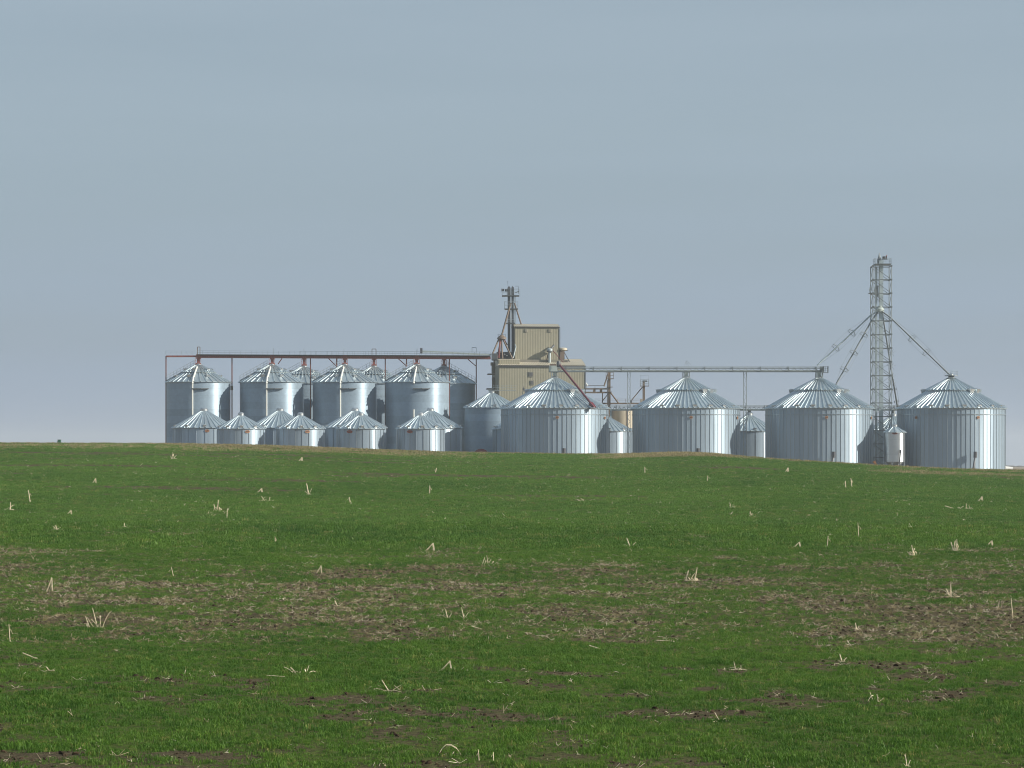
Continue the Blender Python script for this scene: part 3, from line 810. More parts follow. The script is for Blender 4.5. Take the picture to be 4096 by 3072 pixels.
for px in (1093, 1216, 1376, 1668):
    MB().bar(at(px, 1420, TALL_F), at(px, 1391, TALL_F), 0.05).bar(at(px-3, 1400, TALL_F), at(px+3, 1400, TALL_F), 0.04).build('aerial', M['frame'], rc)
rc2 = red_conveyor(TALL_B, (1200, 1962), 'second red overhead conveyor directly behind the front one over the back bins',
    [(1217, 1460), (1496, 1460), (1776, 1460)], [1347.5, 1905], [(1903, 1464, 1872, 1437)])
x = xpx(1797, TALL_B)
mb = MB()
for i in range(6): mb.bar(at(1784, 1440+i*4, TALL_B-1), at(1797, 1440+i*4, TALL_B-1), 0.06)
mb.bar(at(1784, 1438, TALL_B-1), at(1784, 1462, TALL_B-1), 0.07).bar(at(1797, 1438, TALL_B-1), at(1797, 1462, TALL_B-1), 0.10).build('access_ladder', M['red'], rc2)
mb = MB(); p, q = at(1888, 1420, TALL_B), at(1905, 1420, TALL_B); t = at(1888, 1390, TALL_B); u = at(1905, 1390, TALL_B)
mb.bar(p, t, 0.07).bar(t, u, 0.07).bar(u, q, 0.07).build('hoop', M['frame'], rc2)

# short inclined grey conveyor resting on the red one
Yi = TALL_F
ic = empty('inclined_conveyor', at(1700, 1420, Yi), 'thin grey inclined belt conveyor resting on the red conveyor beside the building', 'conveyor')
mb = MB().bar(at(1690, 1404, Yi), at(1965, 1419, Yi), 0.55, 0.16); mb.build('belt_frame', M['conv'], ic)
mb = MB()
for i in range(24):
    a = at(1690+i*11, 1404+i*0.6, Yi); c = at(1690+(i+1)*11, 1404+(i+1)*0.6, Yi)
    mb.bar(a+Vector((0,-0.28,0)), at(1690+i*11, 1411+i*0.45, Yi)+Vector((0,-0.28,0)), 0.05).bar(at(1690+i*11, 1411+i*0.45, Yi)+Vector((0,-0.28,0)), c+Vector((0,-0.28,0)), 0.045)
mb.bar(at(1690, 1411, Yi)+Vector((0,-0.28,0)), at(1965, 1421, Yi)+Vector((0,-0.28,0)), 0.07)
mb.build('truss', M['conv'], ic)
a = at(1685, 1403, Yi); MB().box(a.x-0.16, a.x+0.2, Yi-0.5, Yi+0.5, zrow(1414, Yi), zrow(1393, Yi)).build('head_pulley_box', M['motor'], ic)

# ------------------------------------------------------------------ tan elevator building
TH = math.radians(6.0); BY = 478.0
B0 = at(1996, 1885, BY); kb = BY/F
ux, uy = Vector((math.cos(TH), math.sin(TH), 0)), Vector((-math.sin(TH), math.cos(TH), 0))
def bl(u, v, z): return Vector((B0.x, B0.y, 0)) + ux*u + uy*v + Vector((0, 0, z))
def lbox(mb, u0, u1, v0, v1, z0, z1):
    vs = [bl(u, v, z) for z in (z0, z1) for u, v in ((u0,v0),(u1,v0),(u1,v1),(u0,v1))]
    return mb.add(vs, [(0,3,2,1),(4,5,6,7),(0,1,5,4),(1,2,6,5),(2,3,7,6),(3,0,4,7)])
def siding(mb, u0, u1, v0, v1, z0, z1, pitch=0.26, dep=0.011):
    """sheet walls with upright ribs around a rectangle"""
    def run(p, q, nrm):
        p, q = Vector(p), Vector(q); L = (q-p).length; n = int(L/pitch); d = (q-p)/n; row = []
        for i in range(n):
            for f, h in ((0, 0), (0.45, 0), (0.58, dep), (0.87, dep)): row.append(p + d*(i+f) + nrm*h)
        row.append(q); m = len(row); z = Vector((0,0,1))
        vs = [c + z*z0 for c in row] + [c + z*z1 for c in row]
        mb.add(vs, [(i, i+1, m+i+1, m+i) for i in range(m-1)])
    run(bl(u0,v0,0), bl(u1,v0,0), -uy); run(bl(u1,v0,0), bl(u1,v1,0), ux)
    run(bl(u1,v1,0), bl(u0,v1,0), uy); run(bl(u0,v1,0), bl(u0,v0,0), -ux)
    return mb
el = empty('elevator_building', (B0.x, B0.y, PAD), 'tan ribbed sheet metal grain elevator building with a tall upper box', 'building')
W, D = 347*kb, 10.6
zE = zrow(1462, BY); zR = zE + 0.95
siding(MB(), 0, W, 0, D, PAD-0.2, zE).build('wall', M['tan'], el)
def gable_roof(u0, u1, v0, v1, z, rise, oh=0.12, pitch=0.28):
    mb = MB(); vm = (v0+v1)/2; n = int((u1-u0+2*oh)/pitch); prof = []
    for i in range(n):
        a = u0-oh+(u1-u0+2*oh)*i/n; d = (u1-u0+2*oh)/n
        for f, h in ((0, 0), (0.6, 0), (0.7, 0.04), (0.9, 0.04)): prof.append((a+d*f, h))
    prof.append((u1+oh, 0)); m = len(prof)
    for vA, vB, zA, zB in ((v0-oh, vm, z, z+rise), (vm, v1+oh, z+rise, z)):
        vs = [bl(u, vA, zA+h) for u, h in prof] + [bl(u, vB, zB+h) for u, h in prof]
        mb.add(vs, [(i, i+1, m+i+1, m+i) for i in range(m-1)])
    for u, s in ((u0-0.01, 1), (u1+0.01, -1)):
        mb.add([bl(u, v0, z-0.02), bl(u, v1, z-0.02), bl(u, vm, z+rise-0.02)], [(0, 2, 1) if s > 0 else (0, 1, 2)])
    return mb
rf = gable_roof(0, W, 0, D, zE+0.04, 1.2).build('roof', M['tanroof'], el)
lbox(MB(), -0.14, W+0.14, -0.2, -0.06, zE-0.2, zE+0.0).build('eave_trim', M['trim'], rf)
# upper box
u0, u1 = (2069-1996)*kb, (2248-1996)*kb; v0, v1 = 3.0, 8.6
YU = BY + 3.0; zU = zrow(1306.5, YU); zUr = zU + 0.55
siding(MB(), u0, u1, v0, v1, zE+0.1, zU).build('upper_wall', M['tan'], el)
rf2 = gable_roof(u0, u1, v0, v1, zU+0.03, 0.55).build('upper_roof', M['tanroof'], el)
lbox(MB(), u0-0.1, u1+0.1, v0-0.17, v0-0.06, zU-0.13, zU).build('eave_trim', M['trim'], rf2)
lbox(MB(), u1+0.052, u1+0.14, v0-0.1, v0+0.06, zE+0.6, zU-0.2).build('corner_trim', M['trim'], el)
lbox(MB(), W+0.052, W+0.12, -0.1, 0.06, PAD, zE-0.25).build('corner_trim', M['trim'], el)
for a, c in ((2108, 2119), (2204, 2216)):
    w_ = lbox(MB(), (a-1996)*kb, (c-1996)*kb, v0-0.10, v0+0.02, zrow(1328, YU), zrow(1315, YU)).build('louvre', M['tanroof'], el)
    for i in range(3):
        zz = zrow(1326-i*4, YU); lbox(MB(), (a-1996)*kb+0.05, (c-1996)*kb-0.05, v0-0.14, v0-0.101, zz, zz+0.07).build('slat', M['louvre'], w_)
# shadowed windows of the lower wall
for a, c, r0, r1 in ((2115, 2134, 1487, 1507), (2122, 2136, 1521, 1539)):
    f_ = lbox(MB(), (a-1996)*kb, (c-1996)*kb, -0.09, 0.02, zrow(r1, BY), zrow(r0, BY)).build('window', M['louvre'], el)
    lbox(MB(), (a-1996)*kb+0.1, (c-1996)*kb-0.1, -0.12, -0.085, zrow(r1, BY)+0.1, zrow(r0, BY)-0.1).build('pane', M['glass'], f_)
# low penthouse at the left end of the roof
siding(MB(), 0.05, (2082-1996)*kb, 1.0, 9.4, zE+0.1, zrow(1439, BY+1)).build('penthouse_wall', M['tan'], el)
lbox(MB(), 0.0, (2082-1996)*kb+0.05, 0.95, 9.45, zrow(1439, BY+1)+0.01, zrow(1439, BY+1)+0.14).build('penthouse_roof', M['tanroof'], el)
# stair landings and hoods sticking out of the shaded end wall
for r, L, h in ((1456, 0.62, 0.5), (1497, 1.15, 0.2), (1476, 0.45, 1.3), (1530, 0.4, 1.6), (1556, 1.3, 0.2)):
    lbox(MB(), -L, -0.055, 6.2, 7.6, zrow(r, BY+7)-h/2, zrow(r, BY+7)+h/2).build('end_wall_landing', M['wood'], el)
mb = MB()
for r in range(1470, 1560, 3): mb.bar(bl(-0.35, 6.3, zrow(r, BY+7)), bl(-0.35, 7.4, zrow(r, BY+7)), 0.05)
for v in (6.3, 7.4): mb.bar(bl(-0.35, v, zrow(1568, BY+7)), bl(-0.35, v, zrow(1462, BY+7)), 0.07)
mb.build('end_wall_ladder', M['darkframe'], el)
# parapet line behind the cyclone
lbox(MB(), (2084-1996)*kb, u1+1.3, 2.6, 2.93, zE+0.6, zE+1.05).build('roof_curb', M['louvre'], el)

# dust cyclone on the lower roof
cu, cvv = (2206-1996)*kb, 2.25; c = bl(cu, cvv, 0); Yc = c.y
cy = empty('dust_cyclone', (c.x, c.y, zE), 'grey dust cyclone with a slanting red duct on the building roof', 'cyclone')
MB().lathe([(0.22, zE+0.3), (0.24, zrow(1408, Yc)), (0.5, zrow(1403, Yc)), (0.5, zrow(1397, Yc)), (0.25, zrow(1392, Yc))], 14, c.x, c.y).build('cyclone_body', M['frame'], cy, True)
MB().lathe([(0.62, zrow(1408, Yc)), (0.62, zrow(1406.5, Yc))], 14, c.x, c.y).build('collar', M['darkframe'], cy)
MB().bar((c.x+0.1, c.y, zrow(1398, Yc)), (c.x+0.75, c.y+0.4, zrow(1380, Yc)), 0.35, 0.2).build('inlet', M['darkframe'], cy)
MB().tube((c.x+0.5, c.y, zrow(1402, Yc)), bl(cu+2.2, 1.9, zE+0.6), 0.06, 8).build('duct', M['redtube'], cy)
MB().tube((c.x-0.15, c.y, zrow(1412, Yc)), (c.x-0.6, c.y+0.2, zE+0.4), 0.10, 8).build('drop_pipe', M['brown'], cy)
# rooftop fan house right of the upper box
f0 = bl(u1+0.45, 3.4, 0); Yf = f0.y
fan = empty('roof_fan_unit', (f0.x, f0.y, zE), 'tan rooftop fan housing with a hood beside the upper box', 'roof fan')
lbox(MB(), u1+0.09, u1+0.85, 3.0, 4.2, zE+0.5, zrow(1400, Yf)).build('housing', M['brown'], fan)
MB().lathe([(0.35, zrow(1404, Yf)), (0.72, zrow(1400, Yf)), (0.72, zrow(1394, Yf)), (0.5, zrow(1391, Yf))], 12, f0.x+0.15, f0.y).build('hood', M['tanroof'], fan, True)
MB().add([bl(u1+1.0, 3.2, zrow(1403, Yf)), bl(u1+1.55, 3.2, zrow(1404, Yf)), bl(u1+1.55, 3.8, zrow(1404, Yf)), bl(u1+1.0, 3.8, zrow(1403, Yf)), bl(u1+1.2, 3.5, zrow(1398, Yf))], [(0,1,4),(1,2,4),(2,3,4),(3,0,4),(3,2,1,0)]).build('outlet_flap', M['darkframe'], fan)
MB().tube(bl(u1+0.85, 3.2, zrow(1410, Yf)), bl(u1+1.6, 2.6, zE+0.75), 0.07, 8).tube(bl(u1+0.8, 2.6, zE+0.85), bl(u1+1.6, 2.6, zE+0.85), 0.06, 8).build('stay', M['darkframe'], fan)

# ------------------------------------------------------------------ bucket elevator beside the upper box
TY = 483.5
zB = zrow(1439, BY+1)+0.1
lg = empty('bucket_elevator', (xpx(2044, TY), TY, zB), 'twin leg bucket elevator with two platforms rising left of the upper box', 'bucket elevator')
for px, w, rt_ in ((2036, 11, 1146), (2050.5, 9, 1147)):
    x = xpx(px, TY); h = w/2*TY/F
    MB().box(x-h, x+h, TY-0.4, TY+0.4, zB-0.2, zrow(1168, TY)).build('leg_casing', M['legblue'] if w > 10 else M['legblue'], lg)
    hw = (w/2+1.0)*TY/F
    mb = MB(); zc = zrow(1157, TY); n = 12; vs = []
    for y_ in (TY-0.5, TY+0.5):
        vs += [(x-hw, y_, zrow(1186, TY)), (x+hw, y_, zrow(1186, TY))] + [(x+hw*math.cos(math.pi*i/n), y_, zc+ (zrow(1146,TY)-zc)*math.sin(math.pi*i/n)) for i in range(n+1)]
    m_ = len(vs)//2
    mb.add(vs, [tuple(range(m_)), tuple(reversed(range(m_, 2*m_)))] + [(i, m_+i, m_+(i+1)%m_, (i+1)%m_) for i in range(m_)])
    mb.build('head', M['legblue'], lg)
MB().box(xpx(2043, TY), xpx(2045, TY), TY-0.43, TY-0.3, zB, zrow(1190, TY)).build('pale_conduit', M['pale'], lg)
def platform(r, a, c, h, label=None):
    mb = MB().box(xpx(a, TY), xpx(c, TY), TY-1.1, TY+1.1, zrow(r, TY)-0.14, zrow(r, TY)).build('platform', M['darkframe'], lg)
    rb = MB(); z = zrow(r, TY)
    for y_ in (TY-1.05, TY+1.05): rails(rb, (xpx(a, TY)+0.03, y_, z), (xpx(c, TY)-0.03, y_, z), h, 0.6, 0.035)
    for px in (a, c): rails(rb, (xpx(px, TY), TY-1.05, z), (xpx(px, TY), TY+1.05, z), h, 0.7, 0.035)
    rb.build('railing', M['frame'], mb)
platform(1182, 2008, 2077, 1.0); platform(1235, 2018, 2072, 1.15); platform(1292, 2024, 2060, 0.5)
x = xpx(2011, TY); MB().box(x-0.22, x+0.22, TY-0.3, TY+0.3, zrow(1165, TY), zrow(1155, TY)).box(x+0.35, x+0.95, TY-0.22, TY+0.22, zrow(1166, TY), zrow(1157, TY)).build('drive_motor', M['motor'], lg)
MB().bar(at(2032, 1146, TY), at(2031, 1127, TY), 0.04).lathe([(0.02, zrow(1127, TY)), (0.10, zrow(1126, TY)), (0.02, zrow(1124.4, TY))], 8, xpx(2031, TY), TY).build('beacon', M['motor'], lg)
MB().bar(at(2060, 1144.5, TY), at(2073, 1144.5, TY), 0.05).bar(at(2073, 1144.5, TY), at(2074, 1175, TY), 0.05).bar(at(2062, 1170, TY), at(2077, 1165, TY), 0.12).build('davit', M['darkframe'], lg)
mb = MB()
for r in range(1190, 1436, 4): mb.bar(at(2058, r, TY-0.3), at(2062, r, TY-0.3), 0.035)
mb.bar(at(2058, 1186, TY-0.3), at(2058, 1437, TY-0.3), 0.05).bar(at(2062, 1186, TY-0.3), at(2062, 1437, TY-0.3), 0.05).build('ladder', M['frame'], lg)
# distributor and its fan of spouts
ds = empty('spout_distributor', (xpx(2005, TY-2), TY-2, zB), 'rusty red spouts fanning out of a distributor at the elevator foot', 'spouts')
Y2 = TY-2
MB().tube(at(2043, 1212, Y2+1.2), at(2008, 1338, Y2), 0.15, 8).build('feed_spout', M['brown'], ds)
MB().tube(at(2058, 1212, Y2+1.2), at(2085, 1298, Y2+2.2), 0.12, 8).build('feed_spout', M['brown'], ds)
MB().lathe([(0.75, zrow(1357, Y2)), (0.72, zrow(1351, Y2)), (0.22, zrow(1340, Y2))], 12, xpx(2007, Y2), Y2).build('distributor_head', M['brown'], ds, True)
for a, ra, c, rc_, dy, mt in ((1996, 1355, 1969, 1418, -1, 'brown'), (2000, 1357, 1998, 1432, -0.8, 'redlight'), (2006, 1357, 2010, 1434, -1, 'brown'), (2012, 1357, 2050, 1436, -1.1, 'brown'),
                          (2014, 1354, 2028, 1380, 0.6, 'redtube'), (2003, 1357, 1990, 1432, 0.5, 'redtube')):
    MB().tube(at(a, ra, Y2), at(c, rc_, Y2+dy), 0.13, 8).build('spout', M[mt], ds)
MB().tube(at(2060, 1376, Y2), at(2063, 1388, Y2-0.6), 0.1, 8).tube(at(2063, 1388, Y2-0.6), at(2053, 1432, Y2-0.9), 0.1, 8).build('spout', M['frame'], ds)
mb = MB()
for px in (1994, 2022): mb.bar(at(px, 1357, Y2+0.6), at(px, 1338, Y2+0.6), 0.04)
mb.bar(at(1990, 1338, Y2+0.6), at(2024, 1338, Y2+0.6), 0.04).build('hand_frame', M['frame'], ds)
# conveyor end machinery in front of the distributor
mc = empty('conveyor_drive', at(1990, 1437, TY), 'dark conveyor drive housing between the red conveyor and the elevator', 'machine')
MB().box(xpx(1986, TY), xpx(2062, TY), TY-0.2, TY+1.6, zB, zrow(1408, TY)).build('housing', M['motor'], mc)
MB().box(xpx(1966, TALL_F), xpx(1990, TALL_F), TALL_F-0.55, TALL_F+5, zrow(1438, TALL_F), zrow(1414, TALL_F)).build('gearbox_housing', M['darkframe'], mc)
MB().box(xpx(2000, TY), xpx(2018, TY), TY-1.2, TY-0.2, zB, zrow(1418, TY)).build('motor', M['motor'], mc)
for px, r in ((2003, 1408), (2028, 1422), (2019, 1417)):
    MB().lathe([(0.1, zrow(r+3, TY-1.3)), (0.14, zrow(r, TY-1.3)), (0.05, zrow(r-3, TY-1.3))], 8, xpx(px, TY-1.3), TY-1.3).build('valve', M['pale'], mc, True)

# ------------------------------------------------------------------ grey conveyors over the wide bins
def grey_conveyor(name, label, Y, p0, p1, rtop, rbot, joint, group, y_off=0.0):
    root = empty(name, at((p0+p1)/2, 1885, Y), label, 'conveyor', group)
    h = (rbot-rtop); rm = rtop + h*0.34
    a0, a1 = at(p0, rbot-1.5, Y), at(p1, rbot-1.5, Y)
    MB().bar(at(p0, rm*0.3+rbot*0.7, Y), at(p1, rm*0.3+rbot*0.7, Y), 0.5, (rbot-rm)*0.42*Y/F).build('trough', M['conv'], root)
    mb = MB()
    for s in (-0.55, 0.55): mb.bar(a0+Vector((0,s,-0.02)), a1+Vector((0,s,-0.02)), 0.10, 0.12)
    mb.build('bottom_flange', M['darkgalv'], root)
    mb = MB()
    n = int((p1-p0)/joint*8)
    for i in range(n):
        xa, xb = p0+(p1-p0)*i/n, p0+(p1-p0)*(i+1)/n; o = Vector((0,-0.56,0))
        lo, hi = (rbot-2.5, rm) if i % 2 else (rm, rbot-2.5)
        mb.bar(at(xa, lo, Y)+o, at(xb, hi, Y)+o, 0.075)
    mb.bar(at(p0, rm, Y)+Vector((0,-0.56,0)), at(p1, rm, Y)+Vector((0,-0.56,0)), 0.08)
    mb.build('side_truss', M['darkgalv'], root)
    mb = MB()
    for s in (-0.6, 0.95):
        rails(mb, at(p0, rm, Y)+Vector((0,s,0)), at(p1, rm, Y)+Vector((0,s,0)), (rm-rtop)*Y/F, joint*Y/F/4, 0.035, 1)
    mb.build('handrail', M['frame'], root)
    nj = int((p1-p0)/joint)
    for i in range(nj+1):
        px = p1 - 26 - i*joint
        if px < p0: break
        MB().bar(at(px, rbot-1, Y)+Vector((0,-0.66,0)), at(px, rtop, Y)+Vector((0,-0.66,0)), 0.16, 0.12).build('joint_frame', M['darkgalv'], root)
    return root
gc = grey_conveyor('overhead_conveyor', 'long grey galvanised overhead conveyor along the peaks of the wide bins', BIG_Y, 2196, 3288, 1467, 1488, 111, 'grey overhead conveyors')
# feet on the peaks
for b, px in ((big[0], 2219), (big[1], 2747), (big[2], 3277)):
    x, z0, z1 = b['cx'], b['zt']-0.25, zrow(1487, BIG_Y)
    mb = MB()
    for sx, sy in ((-1,-1),(1,-1),(1,1),(-1,1)): mb.bar((x+sx*0.5, BIG_Y+sy*0.5, z0-0.35), (x+sx*0.48, BIG_Y+sy*0.48, z1), 0.11)
    for sx in (-1, 1): mb.bar((x-0.5*sx, BIG_Y-0.5, z0), (x+0.5*sx, BIG_Y-0.5, z1), 0.06)
    mb.build('peak_stand', M['frame'], gc)
    MB().box(x-0.28, x+0.28, BIG_Y-0.28, BIG_Y+0.28, z0, z1).build('drop_chute', M['conv'], gc)
x = big[0]['cx']
MB().box(x-0.85, x+0.35, BIG_Y-0.62, BIG_Y+0.62, zrow(1486, BIG_Y), zrow(1463, BIG_Y)).build('tail_housing', M['conv'], gc)
MB().box(x-0.75, x+0.2, BIG_Y-0.5, BIG_Y+0.5, zrow(1463, BIG_Y)+0.01, zrow(1456, BIG_Y)).build('tail_cover', M['brown'], gc)
MB().box(xpx(3280, BIG_Y), xpx(3296, BIG_Y), BIG_Y-0.45, BIG_Y+0.45, zrow(1488, BIG_Y), zrow(1466, BIG_Y)).build('head_housing', M['darkgalv'], gc)
mb = MB(); rails(mb, at(3290, 1489, BIG_Y)+Vector((0,-0.8,0)), at(3311, 1489, BIG_Y)+Vector((0,-0.8,0)), 0.85, 0.3, 0.04, 2)
rails(mb, at(3311, 1489, BIG_Y)+Vector((0,-0.8,0)), at(3311, 1489, BIG_Y)+Vector((0,0.8,0)), 0.85, 0.5, 0.04, 2)
mb.box(xpx(3288, BIG_Y), xpx(3312, BIG_Y), BIG_Y-0.8, BIG_Y+0.8, zrow(1490, BIG_Y)-0.06, zrow(1490, BIG_Y)); mb.build('service_platform', M['darkgalv'], gc)
mb = MB()
for px, q in ((2737, 2745), (2756, 2745), (2745, 2745), (2769, 2749)): mb.bar(at(px, 1468, BIG_Y), at(q, 1443, BIG_Y), 0.035)
mb.build('guy_frame', M['frame'], gc)
def trestle(px, label, Y, ztop, w=0.42):
    root = empty('trestle_post', at(px, 1885, Y), label, 'post', 'slender lattice posts under the grey conveyor')
    x = xpx(px, Y); z0, z1 = PAD, zrow(ztop, Y)
    for sx, sy in ((-1,-1),(1,-1),(1,1),(-1,1)):
        MB().bar((x+sx*w/2, Y+sy*w/2, z0-0.2), (x+sx*w/2, Y+sy*w/2, z1), 0.075).build('leg', M['frame'], root)
    mb = MB(); n = int((z1-z0)/0.6)
    for i in range(n):
        a, c = z0+(z1-z0)*i/n, z0+(z1-z0)*(i+1)/n; s = 1 if i % 2 else -1
        for sy in (-1, 1): mb.bar((x-s*w/2, Y+sy*w/2, a), (x+s*w/2, Y+sy*w/2, c), 0.045)
        for sx in (-1, 1): mb.bar((x+sx*w/2, Y-s*w/2, a), (x+sx*w/2, Y+s*w/2, c), 0.045)
    mb.build('lacing', M['frame'], root)
trestle(2515, 'slender lattice post in the gap right of the red auger bin', BIG_Y, 1488)
trestle(2980, 'slender lattice post in the middle gap of the wide bins', BIG_Y, 1488)
LY = 472.0
lc = grey_conveyor('low_conveyor', 'lower grey conveyor passing behind the wide bins at eave height', LY, 2440, 3600, 1622, 1642, 74, 'grey overhead conveyors')
for b in gap:
    MB().tube((b['cx'], LY, b['zt']-0.3), (b['cx'], LY, zrow(1641, LY)), 0.26, 10).build('drop_chute', M['darkgalv'], lc)
for px in (2300, 2700, 3270):
    x = xpx(px if px > 2440 else 2443, LY); MB().bar((x, LY, PAD-0.2), (x, LY, zrow(1641, LY)), 0.25).build('post', M['frame'], lc)

# dark red auger lying across the roof of the first wide bin
A0, A1 = at(2236, 1456, BIG_Y-1.2), at(2375, 1628, 443.2)
ra = empty('roof_auger', A1, 'dark red grain auger sloping down the roof of the wide bin by the building', 'auger')
MB().tube(A0, A1, 0.155, 12).build('auger_tube', M['redtube'], ra, True)
MB().lathe([(0.26, A0.z-0.45), (0.32, A0.z-0.1), (0.30, A0.z+0.25), (0.2, A0.z+0.42)], 12, A0.x-0.06, A0.y).build('top_motor', M['motor'], ra, True)
d = (A1-A0).normalized()
MB().bar(A1-d*0.9, A1+d*0.15, 0.55, 0.42).build('intake_box', M['redtube'], ra)
MB().tube(A1+Vector((-0.45,-0.1,-0.1)), A1+Vector((0.2,-0.1,-0.25)), 0.17, 8).build('gear_drive', M['vent'], ra)
for t in (0.35, 0.7):
    c = A0.lerp(A1, t); rr = math.hypot(c.x-big[0]['cx'], c.y-BIG_Y); zr = big[0]['ze'] + (big[0]['re']-rr)*big[0]['sl']
    MB().bar(c, (c.x, c.y+0.1, zr), 0.08).build('stay', M['frame'], ra)

# ------------------------------------------------------------------ lattice tower with its elevator leg
LTY = 451.0; kt = LTY/F; xl, xr = xpx(3487, LTY), xpx(3561, LTY); TW = xr-xl; yn, yf = LTY-TW/2, LTY+TW/2
lt = empty('lattice_tower', ((xl+xr)/2, LTY, PAD), 'tall galvanised lattice tower carrying a grain leg and sloping spouts', 'tower')
zT = zrow(1066, LTY)
for x in (xl, xr):
    for y_ in (yn, yf): MB().bar((x, y_, PAD-0.2), (x, y_, zT), 0.13).build('leg', M['frame'], lt)
rows = [1066 + 54.6*i for i in range(16)]
for i, r in enumerate(rows):
    z = zrow(r, LTY)
    if z < PAD+0.3: break
    mb = MB()
    for y_ in (yn, yf): mb.bar((xl, y_, z), (xr, y_, z), 0.11)
    for x in (xl, xr): mb.bar((x, yn, z), (x, yf, z), 0.11)
    for px in (3487, 3561):
        x = xpx(px, LTY); mb.box(x-0.13, x+0.13, yn-0.13, yn+0.05, z-0.13, z+0.13)
    mb.build('girt', M['darkgalv'], lt)
    z2 = max(PAD, zrow(r+54.6, LTY)); mb = MB()
    for y_ in (yn, yf): mb.bar((xl, y_, z), (xr, y_, z2), 0.075)
    mb.bar((xl, yn, z2), (xr, yn, z), 0.04) if i > 6 else None
    for x in (xl, xr): mb.bar((x, yn, z), (x, yf, z2), 0.055)
    mb.build('diagonal', M['darkgalv'], lt)
for px, w in ((3524, 16), (3505, 7)):
    x = xpx(px, LTY); h = w/2*kt
    MB().box(x-h, x+h, LTY-0.35, LTY+0.35, PAD, zrow(1040 if w > 10 else 1070, LTY)).build('leg_casing', M['casing'], lt)
x = xpx(3515, LTY); MB().box(x-0.06, x+0.06, LTY-0.5, LTY-0.38, zrow(1210, LTY), zrow(1070, LTY)).build('spine_pipe', M['darkgalv'], lt)
MB().lathe([(0.30, zrow(1058, LTY)), (0.34, zrow(1040, LTY)), (0.16, zrow(1026, LTY)), (0.05, zrow(1012, LTY))], 10, xpx(3517.5, LTY), LTY).build('head_cowl', M['darkgalv'], lt, True)
mb = MB().box(xpx(3497, LTY), xpx(3562, LTY), LTY-1.2, LTY+1.2, zrow(1059.5, LTY), zrow(1056, LTY)); pf = mb.build('top_platform', M['darkgalv'], lt)
mb = MB()
for y_ in (LTY-1.15, LTY+1.15): rails(mb, (xpx(3497, LTY), y_, zrow(1056, LTY)), (xpx(3561, LTY), y_, zrow(1056, LTY)), 0.78, 0.8, 0.035)
for px in (3497, 3561): rails(mb, (xpx(px, LTY), LTY-1.15, zrow(1056, LTY)), (xpx(px, LTY), LTY+1.15, zrow(1056, LTY)), 0.78, 0.8, 0.035)
mb.build('railing', M['frame'], pf)
mb = MB().box(xpx(3530, LTY), xpx(3547, LTY), LTY-0.35, LTY+0.35, zrow(1036, LTY), zrow(1026, LTY)).tube(at(3531, 1040, LTY), at(3531, 1056, LTY), 0.1, 8).bar(at(3528, 1037, LTY), at(3550, 1037, LTY), 0.1)
mb.tube(at(3538, 1034, LTY-0.4), at(3538, 1026, LTY-0.4), 0.2, 8); mb.build('drive_motor', M['motor'], lt)
MB().lathe([(0.03, zrow(1026, LTY)), (0.09, zrow(1025, LTY)), (0.09, zrow(1022, LTY)), (0.03, zrow(1021, LTY))], 8, xpx(3546.5, LTY), LTY).build('beacon_light', M['reddecal'], lt)
# transition box on the left flank and a side platform
mb = MB(); c = lambda px, r, y_: at(px, r, y_)
for y0_, y1_ in ((LTY-0.45, LTY+0.45),):
    pts = [(3513, 1140), (3500, 1152), (3496, 1160), (3500, 1172), (3512, 1190), (3514, 1190)]
    vs = [at(p, r, y0_) for p, r in pts] + [at(p, r, y1_) for p, r in pts]; n = len(pts)
    mb.add(vs, [tuple(range(n)), tuple(reversed(range(n, 2*n)))] + [(i, n+i, n+(i+1)%n, (i+1)%n) for i in range(n)])
mb.build('transition_box', M['darkgalv'], lt)
pf2 = MB().box(xpx(3476, LTY), xpx(3500, LTY), LTY-0.9, LTY+0.9, zrow(1175, LTY), zrow(1172, LTY)).build('side_platform', M['darkgalv'], lt)
mb = MB(); rails(mb, at(3477, 1172, LTY-0.9), at(3498, 1172, LTY-0.9), 0.8, 0.4, 0.04); mb.bar(at(3476, 1173, LTY-0.9), at(3486, 1120, LTY-0.9), 0.06); mb.build('railing', M['frame'], pf2)
mb = MB()
for r in range(1060, 1880, 5): mb.bar(at(3496, r, LTY-0.7), at(3502, r, LTY-0.7), 0.03)
for px in (3496, 3502): mb.bar(at(px, 1058, LTY-0.7), at(px, 1882, LTY-0.7), 0.05)
mb.build('ladder', M['frame'], lt)
